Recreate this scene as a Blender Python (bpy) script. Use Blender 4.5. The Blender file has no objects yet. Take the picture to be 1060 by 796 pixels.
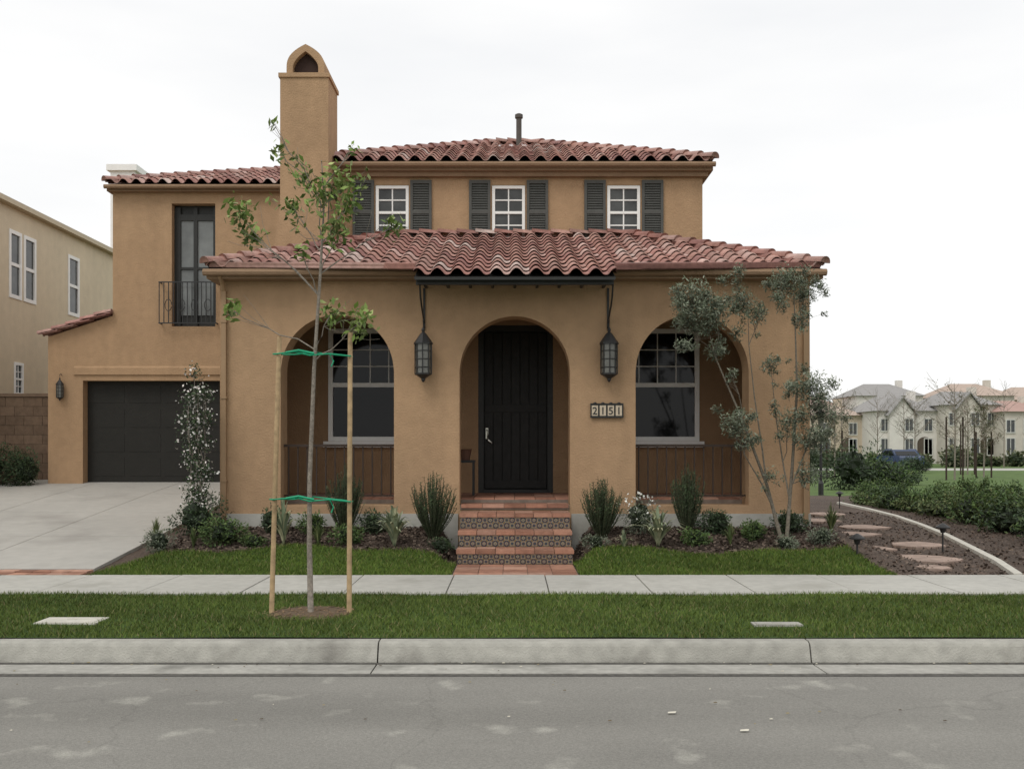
import bpy, math, random
import numpy as np
from mathutils import Vector, Matrix
random.seed(7); rng=np.random.default_rng(7)
S=bpy.context.scene
S.view_settings.view_transform='Standard'; S.view_settings.look='None'
S.view_settings.exposure=0; S.view_settings.gamma=1
COL=S.collection
WL={}
# ---------------------------------------------------------------- materials
def mat(name,color,rough=.85,var=.12,ns=3.0,bump=0.0,bs=80,attr=False,metal=0,spec=.3,var2=0.0,ns2=.6,tint=None,streak=0):
    m=bpy.data.materials.new(name); m.use_nodes=True
    nt=m.node_tree; N=nt.nodes; L=nt.links
    p=N['Principled BSDF']; p.inputs['Roughness'].default_value=rough; p.inputs['Metallic'].default_value=metal
    p.inputs['Specular IOR Level'].default_value=spec
    tc=N.new('ShaderNodeTexCoord')
    if attr:
        a=N.new('ShaderNodeAttribute'); a.attribute_name='col'; src=a.outputs['Color']
    else:
        c=N.new('ShaderNodeRGB'); c.outputs[0].default_value=(*color,1); src=c.outputs[0]
    def modulate(src,scale,amt,detail=6,stretch=None):
        n=N.new('ShaderNodeTexNoise'); n.inputs['Scale'].default_value=scale; n.inputs['Detail'].default_value=detail
        if stretch:
            mp=N.new('ShaderNodeMapping'); mp.inputs['Scale'].default_value=stretch; L.new(tc.outputs['Object'],mp.inputs['Vector']); L.new(mp.outputs[0],n.inputs['Vector'])
        else: L.new(tc.outputs['Object'],n.inputs['Vector'])
        r=N.new('ShaderNodeMapRange'); r.inputs['From Min'].default_value=.3; r.inputs['From Max'].default_value=.7
        r.inputs['To Min'].default_value=1-amt; r.inputs['To Max'].default_value=1+amt
        L.new(n.outputs['Fac'],r.inputs['Value'])
        v=N.new('ShaderNodeVectorMath'); v.operation='SCALE'
        L.new(src,v.inputs[0]); L.new(r.outputs[0],v.inputs['Scale'])
        return v.outputs[0]
    if var: src=modulate(src,ns,var)
    if var2: src=modulate(src,ns2,var2,3)
    if streak: src=modulate(src,2.2,streak,5,(1.6,1.6,.22))
    if tint:
        n=N.new('ShaderNodeTexNoise'); n.inputs['Scale'].default_value=tint[1]; n.inputs['Detail'].default_value=8
        L.new(tc.outputs['Object'],n.inputs['Vector'])
        r=N.new('ShaderNodeMapRange'); r.inputs['From Min'].default_value=tint[2]; r.inputs['From Max'].default_value=tint[3]
        L.new(n.outputs['Fac'],r.inputs['Value'])
        mx=N.new('ShaderNodeMix'); mx.data_type='RGBA'; L.new(r.outputs[0],mx.inputs['Factor'])
        L.new(src,mx.inputs['A']); mx.inputs['B'].default_value=(*tint[0],1); src=mx.outputs['Result']
    L.new(src,p.inputs['Base Color'])
    if bump:
        n=N.new('ShaderNodeTexNoise'); n.inputs['Scale'].default_value=bs; n.inputs['Detail'].default_value=6
        L.new(tc.outputs['Object'],n.inputs['Vector'])
        b=N.new('ShaderNodeBump'); b.inputs['Strength'].default_value=bump; b.inputs['Distance'].default_value=.02
        L.new(n.outputs['Fac'],b.inputs['Height']); L.new(b.outputs['Normal'],p.inputs['Normal'])
    return m
STUC=mat('stucco',(.405,.266,.158),.94,.06,7,.5,38,var2=.07,ns2=.7,spec=.15,streak=.06)
STUC3=mat('stucco_porch_shaded',(.32,.205,.12),.94,.06,7,.5,38,spec=.1)  # house stucco with the shade inside the porch put into its colour
STUC2=mat('stucco_trim_brown',(.26,.17,.105),.9,.07,7,.4,38)  # brown of the gutters, porch ceiling and neighbour roof
CREAM=mat('cream_stucco',(.66,.56,.41),.92,.04,5,.4,38,var2=.04,streak=.04)
CREAMT=mat('cream_trim',(.58,.50,.37),.9,.05,6)
TILE=mat('clay_tile',(.3,.1,.06),.55,.20,14,.25,60,attr=True,spec=.45,var2=.12,ns2=1.1)
UNDER=mat('roof_underlay',(.05,.03,.025),.9)
BLACK=mat('black_iron',(.018,.018,.018),.5,.1,spec=.5)
DARKWOOD=mat('dark_paint_wood',(.022,.022,.02),.5,.15,12,.1,40,spec=.4)
DOORM=mat('dark_stained_door',(.015,.014,.0125),.55,.25,9,.2,30,spec=.3)
GAR=mat('garage_paint',(.024,.023,.02),.6,.08,4,.1,30,spec=.2)
SHUT=mat('shutter_paint',(.085,.085,.078),.7,.1,8)
WHITE=mat('white_frame',(.86,.85,.82),.5,.03,5)
GLASS=mat('window_glass',(.008,.009,.010),.05,.0,spec=.25)
GLASS2=mat('curtained_glass',(.055,.058,.056),.12,.5,2.5,spec=.4)
GLASS3=mat('pale_curtained_glass',(.17,.18,.175),.15,.35,2.0,spec=.5)
LGLASS=mat('lantern_glass',(.12,.12,.105),.2,.2,20,spec=.6)
CONC=mat('concrete',(.43,.42,.38),.9,.08,9,.3,120,var2=.08,ns2=.5,tint=((.28,.27,.23),1.7,.56,.85))
CURB=mat('kerb_concrete',(.36,.35,.31),.9,.14,9,.5,70,var2=.1,ns2=.8,tint=((.17,.16,.14),2.5,.54,.8))
GUT=mat('gutter_concrete',(.36,.35,.315),.9,.14,14,.4,90,var2=.12,ns2=.9,tint=((.18,.175,.155),2.0,.5,.75))
GRIME=mat('gutter_grime',(.09,.085,.075),.95,.4,20)
DRIVE=mat('driveway_concrete',(.40,.385,.35),.9,.05,6,.2,120,var2=.10,ns2=.35,tint=((.28,.265,.24),.9,.55,.8))
PAVER=mat('terracotta_paver',(.34,.14,.08),.8,.2,9,.2,60,attr=True)
CHALK=mat('edging_concrete',(.52,.5,.44),.9,.1,9,.3,60)
STONE=mat('flagstone',(.33,.245,.20),.9,.28,4,.5,30)
SOIL=mat('soil_mulch',(.085,.062,.048),.95,.4,30,.9,45,var2=.2)
CHIP=mat('mulch_chip',(.1,.06,.04),.95,.1,attr=True)
FAR=mat('far_lawn',(.085,.135,.035),.95,.25,1.2,.3,30)
LAWN=mat('lawn_base',(.045,.080,.016),.95,.3,12,.6,90,var2=.2,ns2=1.2)
BLADE=mat('grass_blade',(.06,.1,.02),.7,.0,attr=True,spec=.2)
LEAF=mat('leaf',(.06,.1,.03),.6,.0,attr=True,spec=.3)
BARK=mat('bark',(.23,.20,.165),.9,.3,30,.6,60)
BARKO=mat('olive_bark',(.15,.13,.10),.9,.3,30,.6,60)
STAKE=mat('stake_wood',(.33,.235,.13),.85,.25,14,.3,50)
TIE=mat('green_tie',(.01,.30,.15),.5)
PLANK=mat('painted_rail',(.045,.03,.022),.7,.15,8)
GLAZE=mat('glazed_tile',(.3,.2,.1),.35,.1,30,attr=True,spec=.5)
BLOCK=mat('block_wall',(.2,.14,.1),.9,.15,9,.4,40,attr=True)
DOWN=mat('downspout_paint',(.32,.21,.12),.6,.05)
METAL=mat('nickel',(.6,.58,.52),.3,.05,metal=.9)
FARM=mat('distant_paint',(.3,.3,.3),.9,.06,2,attr=True)
CARP=mat('car_paint',(.02,.04,.10),.25,.02,spec=.6)
RUB=mat('rubber',(.02,.02,.02),.8)
def asphalt():
    m=mat('asphalt',(.235,.227,.205),.95,.08,60,.4,150,var2=.08,ns2=.7,tint=((.36,.35,.31),2.6,.60,.74),spec=.12)
    nt=m.node_tree; N=nt.nodes; L=nt.links; p=N['Principled BSDF']
    src=p.inputs['Base Color'].links[0].from_socket
    tc=N.new('ShaderNodeTexCoord'); 
    nz=N.new('ShaderNodeTexNoise'); nz.inputs['Scale'].default_value=1.3; nz.inputs['Detail'].default_value=5
    L.new(tc.outputs['Object'],nz.inputs['Vector'])
    ad=N.new('ShaderNodeVectorMath'); ad.operation='MULTIPLY_ADD'; L.new(nz.outputs['Color'],ad.inputs[0]); ad.inputs[1].default_value=(.9,.9,0); L.new(tc.outputs['Object'],ad.inputs[2])
    v=N.new('ShaderNodeTexVoronoi'); v.feature='DISTANCE_TO_EDGE'; v.inputs['Scale'].default_value=.35
    L.new(ad.outputs[0],v.inputs['Vector'])
    r=N.new('ShaderNodeMapRange'); r.inputs['From Min'].default_value=.0; r.inputs['From Max'].default_value=.005; r.inputs['To Min'].default_value=.88; r.inputs['To Max'].default_value=1
    L.new(v.outputs['Distance'],r.inputs['Value'])
    v2=N.new('ShaderNodeTexVoronoi'); v2.inputs['Scale'].default_value=110; L.new(tc.outputs['Object'],v2.inputs['Vector'])
    sep=N.new('ShaderNodeSeparateColor'); L.new(v2.outputs['Color'],sep.inputs[0])
    r2=N.new('ShaderNodeMapRange'); r2.inputs['To Min'].default_value=.88; r2.inputs['To Max'].default_value=1.12; L.new(sep.outputs[0],r2.inputs['Value'])
    mp=N.new('ShaderNodeMapping'); mp.inputs['Scale'].default_value=(.05,1.1,1); L.new(tc.outputs['Object'],mp.inputs['Vector'])
    n3=N.new('ShaderNodeTexNoise'); n3.inputs['Scale'].default_value=1.2; n3.inputs['Detail'].default_value=4; L.new(mp.outputs[0],n3.inputs['Vector'])
    r3=N.new('ShaderNodeMapRange'); r3.inputs['From Min'].default_value=.3; r3.inputs['From Max'].default_value=.7; r3.inputs['To Min'].default_value=.90; r3.inputs['To Max'].default_value=1.08; L.new(n3.outputs['Fac'],r3.inputs['Value'])
    mm=N.new('ShaderNodeMath'); mm.operation='MULTIPLY'; L.new(r.outputs[0],mm.inputs[0]); L.new(r2.outputs[0],mm.inputs[1])
    m3=N.new('ShaderNodeMath'); m3.operation='MULTIPLY'; L.new(mm.outputs[0],m3.inputs[0]); L.new(r3.outputs[0],m3.inputs[1])
    s=N.new('ShaderNodeVectorMath'); s.operation='SCALE'; L.new(src,s.inputs[0]); L.new(m3.outputs[0],s.inputs['Scale'])
    L.new(s.outputs[0],p.inputs['Base Color'])
    return m
ASPH=asphalt()
# ---------------------------------------------------------------- mesh builder
class B:
    def __init__(s,xf=None): s.v=[];s.f=[];s.c=[];s.m=[];s.xf=xf
    def add(s,vs,fs,col=(.5,.5,.5),m=0):
        o=len(s.v)
        if s.xf: vs=[s.xf(*p) for p in vs]
        s.v.extend([tuple(p) for p in vs])
        for f in fs:
            s.f.append(tuple(i+o for i in f)); s.c.append(col); s.m.append(m)
    def box(s,x0,x1,y0,y1,z0,z1,col=(.5,.5,.5),m=0):
        s.add([(x0,y0,z0),(x1,y0,z0),(x1,y1,z0),(x0,y1,z0),(x0,y0,z1),(x1,y0,z1),(x1,y1,z1),(x0,y1,z1)],
              [(0,3,2,1),(4,5,6,7),(0,1,5,4),(1,2,6,5),(2,3,7,6),(3,0,4,7)],col,m)
    def tube(s,pts,rad,seg=6,col=(.5,.5,.5),m=0,caps=True):
        pts=[Vector(p) for p in pts]; n=len(pts)
        if not hasattr(rad,'__len__'): rad=[rad]*n
        vs=[];fs=[]
        ref=Vector((0,0,1))
        for i in range(n):
            d=(pts[min(i+1,n-1)]-pts[max(i-1,0)])
            if d.length<1e-6: d=Vector((0,0,1))
            d.normalize()
            r=ref if abs(d.dot(ref))<.9 else Vector((0,1,0))
            a=d.cross(r).normalized(); b=d.cross(a)
            for k in range(seg):
                t=2*math.pi*k/seg
                vs.append(pts[i]+(a*math.cos(t)+b*math.sin(t))*rad[i])
        for i in range(n-1):
            for k in range(seg):
                k2=(k+1)%seg
                fs.append((i*seg+k,i*seg+k2,(i+1)*seg+k2,(i+1)*seg+k))
        if caps: fs.append(tuple(range(seg))); fs.append(tuple((n-1)*seg+k for k in range(seg)))
        s.add(vs,fs,col,m)
    def lathe(s,x,y,prof,seg=12,col=(.5,.5,.5),m=0,ph=0):
        vs=[];fs=[];n=len(prof)
        for r,z in prof:
            for k in range(seg):
                t=2*math.pi*(k+ph)/seg; vs.append((x+r*math.cos(t),y+r*math.sin(t),z))
        for i in range(n-1):
            for k in range(seg):
                k2=(k+1)%seg; fs.append((i*seg+k,i*seg+k2,(i+1)*seg+k2,(i+1)*seg+k))
        fs.append(tuple(range(seg))); fs.append(tuple((n-1)*seg+k for k in range(seg)))
        s.add(vs,fs,col,m)
    def extrude_y(s,poly,y0,y1,col=(.5,.5,.5),m=0):
        n=len(poly)
        vs=[(x,y0,z) for x,z in poly]+[(x,y1,z) for x,z in poly]
        fs=[tuple(range(n)),tuple(reversed(range(n,2*n)))]+[(i,(i+1)%n,n+(i+1)%n,n+i) for i in range(n)]
        s.add(vs,fs,col,m)
def obj(b,name,mats,parent=None,label=None,cat=None,group=None,kind=None,smooth=False,loc=(0,0,0),bevel=0):
    if not isinstance(mats,(list,tuple)): mats=[mats]
    me=bpy.data.meshes.new(name)
    vs=b.v
    if loc!=(0,0,0): vs=[(x-loc[0],y-loc[1],z-loc[2]) for x,y,z in vs]
    me.from_pydata(vs,[],b.f)
    a=me.attributes.new('col','FLOAT_COLOR','FACE')
    c=np.ones((len(b.f),4),dtype=np.float32); c[:,:3]=np.array(b.c,dtype=np.float32)
    a.data.foreach_set('color',c.ravel())
    for m in mats: me.materials.append(m)
    if len(mats)>1: me.polygons.foreach_set('material_index',b.m)
    if smooth: me.polygons.foreach_set('use_smooth',[True]*len(b.f))
    me.update()
    o=bpy.data.objects.new(name,me); COL.objects.link(o); o.location=loc
    return fin(o,parent,label,cat,group,kind,loc,bevel)
def fin(o,parent,label,cat,group,kind,loc,bevel=0):
    WL[o.name]=Vector(loc)
    if bevel:
        w=o.modifiers.new('Weld','WELD'); w.merge_threshold=.0005
        bv=o.modifiers.new('Bevel','BEVEL'); bv.width=bevel; bv.segments=2; bv.limit_method='ANGLE'; bv.angle_limit=math.radians(40)
    if parent:
        o.parent=parent; o.matrix_parent_inverse=Matrix.Translation(-WL[parent.name])
    if label: o['label']=label
    if cat: o['category']=cat
    if group: o['group']=group
    if kind: o['kind']=kind
    return o
def empty(name,loc,label=None,cat=None,group=None,parent=None):
    o=bpy.data.objects.new(name,None); COL.objects.link(o); o.location=loc; o.empty_display_size=.3
    return fin(o,parent,label,cat,group,None,loc)
def sm(t): t=max(0,min(1,t)); return t*t*(3-2*t)
# ---------------------------------------------------------------- ground heights
def h(x,y):
    front=.40*sm((y-11.95)/2.6)
    m=sm((abs(x)-.80)/.3)*(1-sm((x-4.4)/1.2))
    dr=.093*max(0,min(y,21)-11.85)
    w=sm((-x-4.55)/.55)
    return .145+front*m*(1-w)+(dr-.03)*w
b=B(); b.add([(-700,-300,-.05),(700,-300,-.05),(700,7.9,-.05),(-700,7.9,-.05)],[(0,1,2,3)])
b.add([(-700,8.05,.115),(700,8.05,.115),(700,900,.115),(-700,900,.115)],[(0,1,2,3)])
b.add([(-700,7.9,-.05),(700,7.9,-.05),(700,8.05,.115),(-700,8.05,.115)],[(0,1,2,3)])
obj(b,'ground',FAR,kind='structure')
b=B(); b.add([(-120,-6,0),(120,-6,0),(120,7.44,0),(-120,7.44,0)],[(0,1,2,3)]); obj(b,'road',ASPH,kind='structure')
b=B(); b.add([(-120,7.39,.003),(120,7.39,.003),(120,7.46,.003),(-120,7.46,.003)],[(0,1,2,3)]); b.add([(-120,7.79,.0045),(120,7.79,.0045),(120,7.85,.005),(-120,7.85,.005)],[(0,1,2,3)])
obj(b,'gutter_seam',GRIME,kind='structure')
joints=[-1.1+3.42*k for k in range(-12,13)]
b=B();g=B()
for i in range(len(joints)-1):
    x0,x1=joints[i]+.006,joints[i+1]-.006
    def prism(b,prof):
        n=len(prof); vs=[(x0,y,z) for y,z in prof]+[(x1,y,z) for y,z in prof]
        b.add(vs,[tuple(range(n)),tuple(range(n,2*n))]+[(k,(k+1)%n,n+(k+1)%n,n+k) for k in range(n)])
    prism(b,[(7.845,-.05),(7.845,.010),(7.855,.045),(7.885,.125),(7.90,.146),(7.93,.157),(8.02,.160),(8.02,-.05)])
    prism(g,[(7.46,-.05),(7.46,.008),(7.80,.002),(7.842,.004),(7.842,-.05)])
obj(b,'kerb',CURB,kind='structure'); obj(g,'street_gutter',GUT,kind='structure')
b=B()
for k in range(80):
    x=random.uniform(-5,5); y=random.choice([random.uniform(5.6,7.3),random.uniform(7.5,7.84),random.uniform(7.7,7.84)]); s=random.uniform(.004,.014); a=random.uniform(0,6)
    b.add([(x-s,y-s*.5,.012),(x+s,y-s*.4,.012),(x+s*.6,y+s*.6,.016),(x-s*.7,y+s*.5,.014)],[(0,1,2,3)],random.choice([(.5,.47,.38),(.12,.09,.05),(.25,.2,.1),(.08,.06,.04)]))
for x,y in ((.98,6.35),(1.35,5.95)):
    b.add([(x-.03,y-.01,.01),(x+.02,y-.015,.012),(x+.03,y+.012,.016),(x-.02,y+.015,.012)],[(0,1,2,3)],(.6,.57,.48))
obj(b,'street_litter',CHIP,kind='stuff',label='tiny dry leaves and grit on the road',cat='leaves')
xs=list(np.arange(-24,-12,1.0))+list(np.arange(-12,12.01,.15)); ys=list(np.arange(8.03,24,.15))+[25,28,32]
b=B(); vs=[(x,y,h(x,y)+.012*math.sin(x*5.1+y*3)*math.cos(y*4.3)) for y in ys for x in xs]; nx=len(xs)
b.add(vs,[(j*nx+i,j*nx+i+1,(j+1)*nx+i+1,(j+1)*nx+i) for j in range(len(ys)-1) for i in range(nx-1)])
obj(b,'planting_bed',SOIL,kind='structure')
b=B(); X=np.arange(-16,16.01,.25); Y=np.linspace(8.025,10.38,12)
def lz(x,y): return .168+.008*math.sin(x*2.3)*math.cos(y*3)
b.add([(x,y,lz(x,y)) for y in Y for x in X],[(j*len(X)+i,j*len(X)+i+1,(j+1)*len(X)+i+1,(j+1)*len(X)+i) for j in range(len(Y)-1) for i in range(len(X)-1)])
obj(b,'verge_lawn',LAWN,kind='structure')
def backedge(x): return 13.12+.14*math.sin(x*1.7)+.08*math.sin(x*4.1+1)
def front_lawn(x0f,x1f,n=36):
    b=B(); rows=14; vs=[]
    for j in range(rows+1):
        t=j/rows
        for i in range(n+1):
            xx=x0f(t)+(x1f(t)-x0f(t))*i/n; yy=11.86+(backedge(xx)-11.86)*t
            vs.append((xx,yy,h(xx,yy)+.03))
    b.add(vs,[(j*(n+1)+i,j*(n+1)+i+1,(j+1)*(n+1)+i+1,(j+1)*(n+1)+i) for j in range(rows) for i in range(n)])
    return b
obj(front_lawn(lambda t:-5.14+.45*t*t,lambda t:-.78),'lawn',LAWN,kind='structure'); obj(front_lawn(lambda t:.78,lambda t:4.55-.12*t),'lawn',LAWN,kind='structure')
def blades(px,py,pz,hmin,hmax,wd):
    n=len(px); a=rng.random(n)*2*np.pi; hh=hmin+(hmax-hmin)*rng.random(n); w=wd*(.6+.8*rng.random(n))
    lean=rng.normal(0,.5,(n,2))*hh[:,None]
    base=np.stack([px,py,pz],1); dx=np.stack([np.cos(a)*w,np.sin(a)*w,np.zeros(n)],1)
    tip=base+np.stack([lean[:,0],lean[:,1],hh],1)
    V=np.stack([base-dx,base+dx,tip],1).reshape(-1,3)
    F=np.arange(3*n).reshape(-1,3)
    patch=.5+.5*np.sin(px*1.3+np.sin(py*2.1)*1.5)*np.cos(py*1.9+px*.7)+.25*np.sin(px*5.3+py*7)*np.sin(px*3.1-py*4)
    t=rng.random(n); k=(.72+.5*rng.random(n))*(.80+.42*patch)
    C=np.stack([(.072+.045*t)*k,(.117+.035*t)*k,(.022+.010*t)*k],1)
    dry=rng.random(n)<.06; C[dry]=np.array([.22,.19,.09])
    return V,F,C
def raw(V,F,C,name,m,**kw):
    me=bpy.data.meshes.new(name); me.from_pydata(V.tolist(),[],F.tolist())
    a=me.attributes.new('col','FLOAT_COLOR','FACE'); c=np.ones((len(F),4),dtype=np.float32); c[:,:3]=C; a.data.foreach_set('color',c.ravel())
    me.materials.append(m); o=bpy.data.objects.new(name,me); COL.objects.link(o); return fin(o,None,kw.get('label'),kw.get('cat'),None,kw.get('kind'),(0,0,0))
n=110000; px=rng.uniform(-6.4,6.4,n); py=rng.uniform(8.03,10.40,n)
r2=(px+1.9)**2+(py-9.2)**2*1.6
keep=(r2>.16*(.7+.6*rng.random(n)))&~((abs(px+3.92)<.28)&(py>8.56)&(py<8.94))&~((abs(px-2.25)<.22)&(py>8.47)&(py<8.71))
px,py=px[keep],py[keep]; pz=.162+.008*np.sin(px*2.3)*np.cos(py*3)
V,F,C=blades(px,py,pz,.02,.055,.0045)
raw(V,F,C,'verge_grass',BLADE,kind='stuff',label='short green mown grass between kerb and pavement',cat='grass')
n=55000; px=rng.uniform(-5.15,4.6,n); tt=rng.random(n); be=13.12+.14*np.sin(px*1.7)+.08*np.sin(px*4.1+1); py=11.85+(be+.03-11.85)*tt
lx=-5.14+.45*tt*tt; keep=((px>lx)&(px<-.77))|((px>.77)&(px<4.57-.12*tt)); px,py=px[keep],py[keep]
pz=np.array([h(x,y) for x,y in zip(px,py)])+.025
V,F,C=blades(px,py,pz,.02,.06,.0055); C*=np.array([1.0,1.06,.9])
raw(V,F,C,'lawn_grass',BLADE,kind='stuff',label='green mown front lawn beside the steps',cat='grass')
b=B()
for k in range(-34,35):
    x0=k*1.08+.35; b.box(x0+.006,x0+1.074,10.36,11.87,.05,.180+.002*((k*7)%3))
obj(b,'pavement',CONC,kind='structure',bevel=.006)
b=B()
cx=[-10.5,-8.7,-6.95,-5.2]; cy=[12.3,14.5,16.7,18.9,21.3]
for i in range(3):
    for j in range(4):
        a0,a1,c0,c1=cx[i]+.006,cx[i+1]-.006,cy[j]+.006,cy[j+1]-.006
        z=lambda y:.158+.093*max(0,min(y,21)-11.85)
        b.add([(a0,c0,z(c0)-.1),(a1,c0,z(c0)-.1),(a1,c1,z(c1)-.1),(a0,c1,z(c1)-.1),(a0,c0,z(c0)),(a1,c0,z(c0)),(a1,c1,z(c1)),(a0,c1,z(c1))],
              [(4,5,6,7),(0,1,5,4),(1,2,6,5),(2,3,7,6),(3,0,4,7)])
obj(b,'driveway',DRIVE,kind='structure')
def pavcol():
    k=random.uniform(.75,1.2); c=random.choice([(.33,.165,.11),(.36,.19,.13),(.28,.14,.095),(.38,.22,.16)])
    return tuple(v*k for v in c)
def pavers(b,x0,x1,y0,y1,zt,px,py,gap=.008,zf=None):
    ny=int(round((y1-y0)/py)); nx=int(round((x1-x0)/px))
    sx=(x1-x0)/nx; sy=(y1-y0)/ny
    for j in range(ny):
        for i in range(nx):
            a=x0+i*sx; c=y0+j*sy; z=zt+(zf(c) if zf else 0)
            b.box(a+gap/2,a+sx-gap/2,c+gap/2,c+sy-gap/2,z-.05,z+random.uniform(-.002,.002),pavcol())
b=B(); pavers(b,-10.5,-5.2,11.88,12.29,.180,.22,.205,zf=lambda y:.06*(y-11.86)); obj(b,'driveway_brick_band',PAVER,kind='structure')
b=B(); b.box(-.76,.76,11.88,12.96,.05,.165,(.25,.2,.16)); pavers(b,-.75,.75,11.88,12.95,.178,.3,.27); obj(b,'brick_path',PAVER,kind='structure')
# ================================================================ HOUSE
H=empty('stucco_house',(0,18,.5),'two-storey tan stucco house with arched porch and clay tile roofs','house')
def wallpanel(b,x0,x1,z0,z1,ops,y0,th):
    xs=sorted(set([x0,x1]+[o[0] for o in ops]+[o[1] for o in ops])); zs=sorted(set([z0,z1]+[max(z0,o[2]) for o in ops]+[o[3] for o in ops]))
    for i in range(len(xs)-1):
        for j in range(len(zs)-1):
            mx=(xs[i]+xs[i+1])/2; mz=(zs[j]+zs[j+1])/2
            if any(o[0]<mx<o[1] and o[2]<mz<o[3] for o in ops): continue
            for y in (y0,y0+th):
                b.add([(xs[i],y,zs[j]),(xs[i+1],y,zs[j]),(xs[i+1],y,zs[j+1]),(xs[i],y,zs[j+1])],[(0,1,2,3)])
    def rev(pa,pb): b.add([(pa[0],y0,pa[1]),(pb[0],y0,pb[1]),(pb[0],y0+th,pb[1]),(pa[0],y0+th,pa[1])],[(0,1,2,3)])
    rev((x0,z0),(x0,z1)); rev((x1,z0),(x1,z1)); rev((x0,z1),(x1,z1))
    for o in ops:
        zl=max(z0,o[2])
        rev((o[0],zl),(o[0],o[3])); rev((o[1],zl),(o[1],o[3])); rev((o[0],o[3]),(o[1],o[3]))
        if o[2]>z0: rev((o[0],zl),(o[1],zl))
def arcwall(x0,x1,zb,zt,bot,arches,y0,y1):
    b=B(); sp=arches[0][2]
    def q(pts):
        for y in (y0,y1): b.add([(x,y,z) for x,z in pts],[(0,1,2,3)])
    def rev(p,q_): b.add([(p[0],y0,p[1]),(q_[0],y0,q_[1]),(q_[0],y1,q_[1]),(p[0],y1,p[1])],[(0,1,2,3)])
    edges=[x0]
    for c,r,s_ in arches: edges+= [c-r,c+r]
    edges.append(x1)
    for i in range(0,len(edges),2):
        a,c=edges[i],edges[i+1]
        for z0,z1 in ((zb,bot),(bot,sp),(sp,zt)): q([(a,z0),(c,z0),(c,z1),(a,z1)])
    for c,r,s_ in arches:
        q([(c-r,zb),(c+r,zb),(c+r,bot),(c-r,bot)]); rev((c-r,bot),(c+r,bot)); rev((c-r,bot),(c-r,s_)); rev((c+r,bot),(c+r,s_))
        n=32; P=[(c-r*math.cos(math.pi*k/n),s_+r*math.sin(math.pi*k/n)) for k in range(n+1)]
        for k in range(n):
            q([P[k],P[k+1],(P[k+1][0],zt),(P[k][0],zt)]); rev(P[k],P[k+1])
    for z0,z1 in ((zb,bot),(bot,sp),(sp,zt)):
        rev((x0,z0),(x0,z1)); rev((x1,z0),(x1,z1))
    return b
HW=4.27
ARW=[(-2.57,.82,2.80),(0,.80,2.80),(2.57,.82,2.80)]
obj(arcwall(-HW,HW,.2,4.21,.86,ARW,14.42,14.84),'porch_wall',STUC,H,bevel=.035)
b=B(); b.box(-HW-.002,-3.97,14.84,26,.2,4.2); b.box(3.97,HW+.002,14.84,26,.2,4.2); b.box(-3.97,3.97,25.7,26,.2,4.2); obj(b,'side_wall',STUC,H)
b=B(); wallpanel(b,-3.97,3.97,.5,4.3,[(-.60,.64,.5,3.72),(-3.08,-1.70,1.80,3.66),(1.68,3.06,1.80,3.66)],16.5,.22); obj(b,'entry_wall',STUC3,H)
b=B(); b.box(-3.97,3.97,16.85,17.1,.5,4.3); obj(b,'inner_wall',UNDER,H)
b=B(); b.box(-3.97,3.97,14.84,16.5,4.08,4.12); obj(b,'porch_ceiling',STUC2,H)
b=B(); b.box(-3.97,3.97,14.845,16.52,.5,.92,(.2,.16,.13)); b.box(-.76,.76,13.76,14.419,.3,.765,(.2,.16,.13)); b.box(-.79,.79,14.40,14.84,.80,.866,(.2,.16,.13))
pavers(b,-3.96,3.96,14.85,16.49,.945,.3,.3); pavers(b,-.78,.78,14.38,14.84,.875,.3,.23)
obj(b,'porch_floor',PAVER,H)
def window(parent,xc,w,z0,z1,y,cols,rows,split=True,fm=WHITE,gm=GLASS,fw=.05,xf=None,lowgrid=True,mw=.018,rail=.022):
    g=B(xf); g.box(xc-w/2+.01,xc+w/2-.01,y+.04,y+.05,z0+.01,z1-.01); W=obj(g,'window',gm,parent)
    f=B(xf); x0,x1=xc-w/2,xc+w/2
    f.box(x0,x0+fw,y,y+.09,z0,z1); f.box(x1-fw,x1,y,y+.09,z0,z1); f.box(x0+fw,x1-fw,y,y+.09,z1-fw,z1); f.box(x0+fw,x1-fw,y,y+.09,z0,z0+fw)
    zm=(z0+z1)/2
    if split: f.box(x0+fw,x1-fw,y+.008,y+.07,zm-rail,zm+rail)
    gz=[(zm+rail,z1-fw)] + ([(z0+fw,zm-rail)] if lowgrid else []) if split else [(z0+fw,z1-fw)]
    for a,c in gz:
        for i in range(1,cols):
            xx=x0+fw+(w-2*fw)*i/cols; f.box(xx-mw/2,xx+mw/2,y+.022,y+.062,a,c)
        for j in range(1,rows):
            zz=a+(c-a)*j/rows; f.box(x0+fw,x1-fw,y+.024,y+.060,zz-mw/2,zz+mw/2)
    obj(f,'frame',fm,W); return W
for xc in (-2.39,2.37):
    W=window(H,xc,1.38,1.80,3.66,16.47,4,3,lowgrid=False,fw=.075,rail=.035,mw=.015)
    s=B(); s.box(xc-.76,xc+.76,16.40,16.498,1.70,1.797); obj(s,'sill',WHITE,W)
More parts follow.
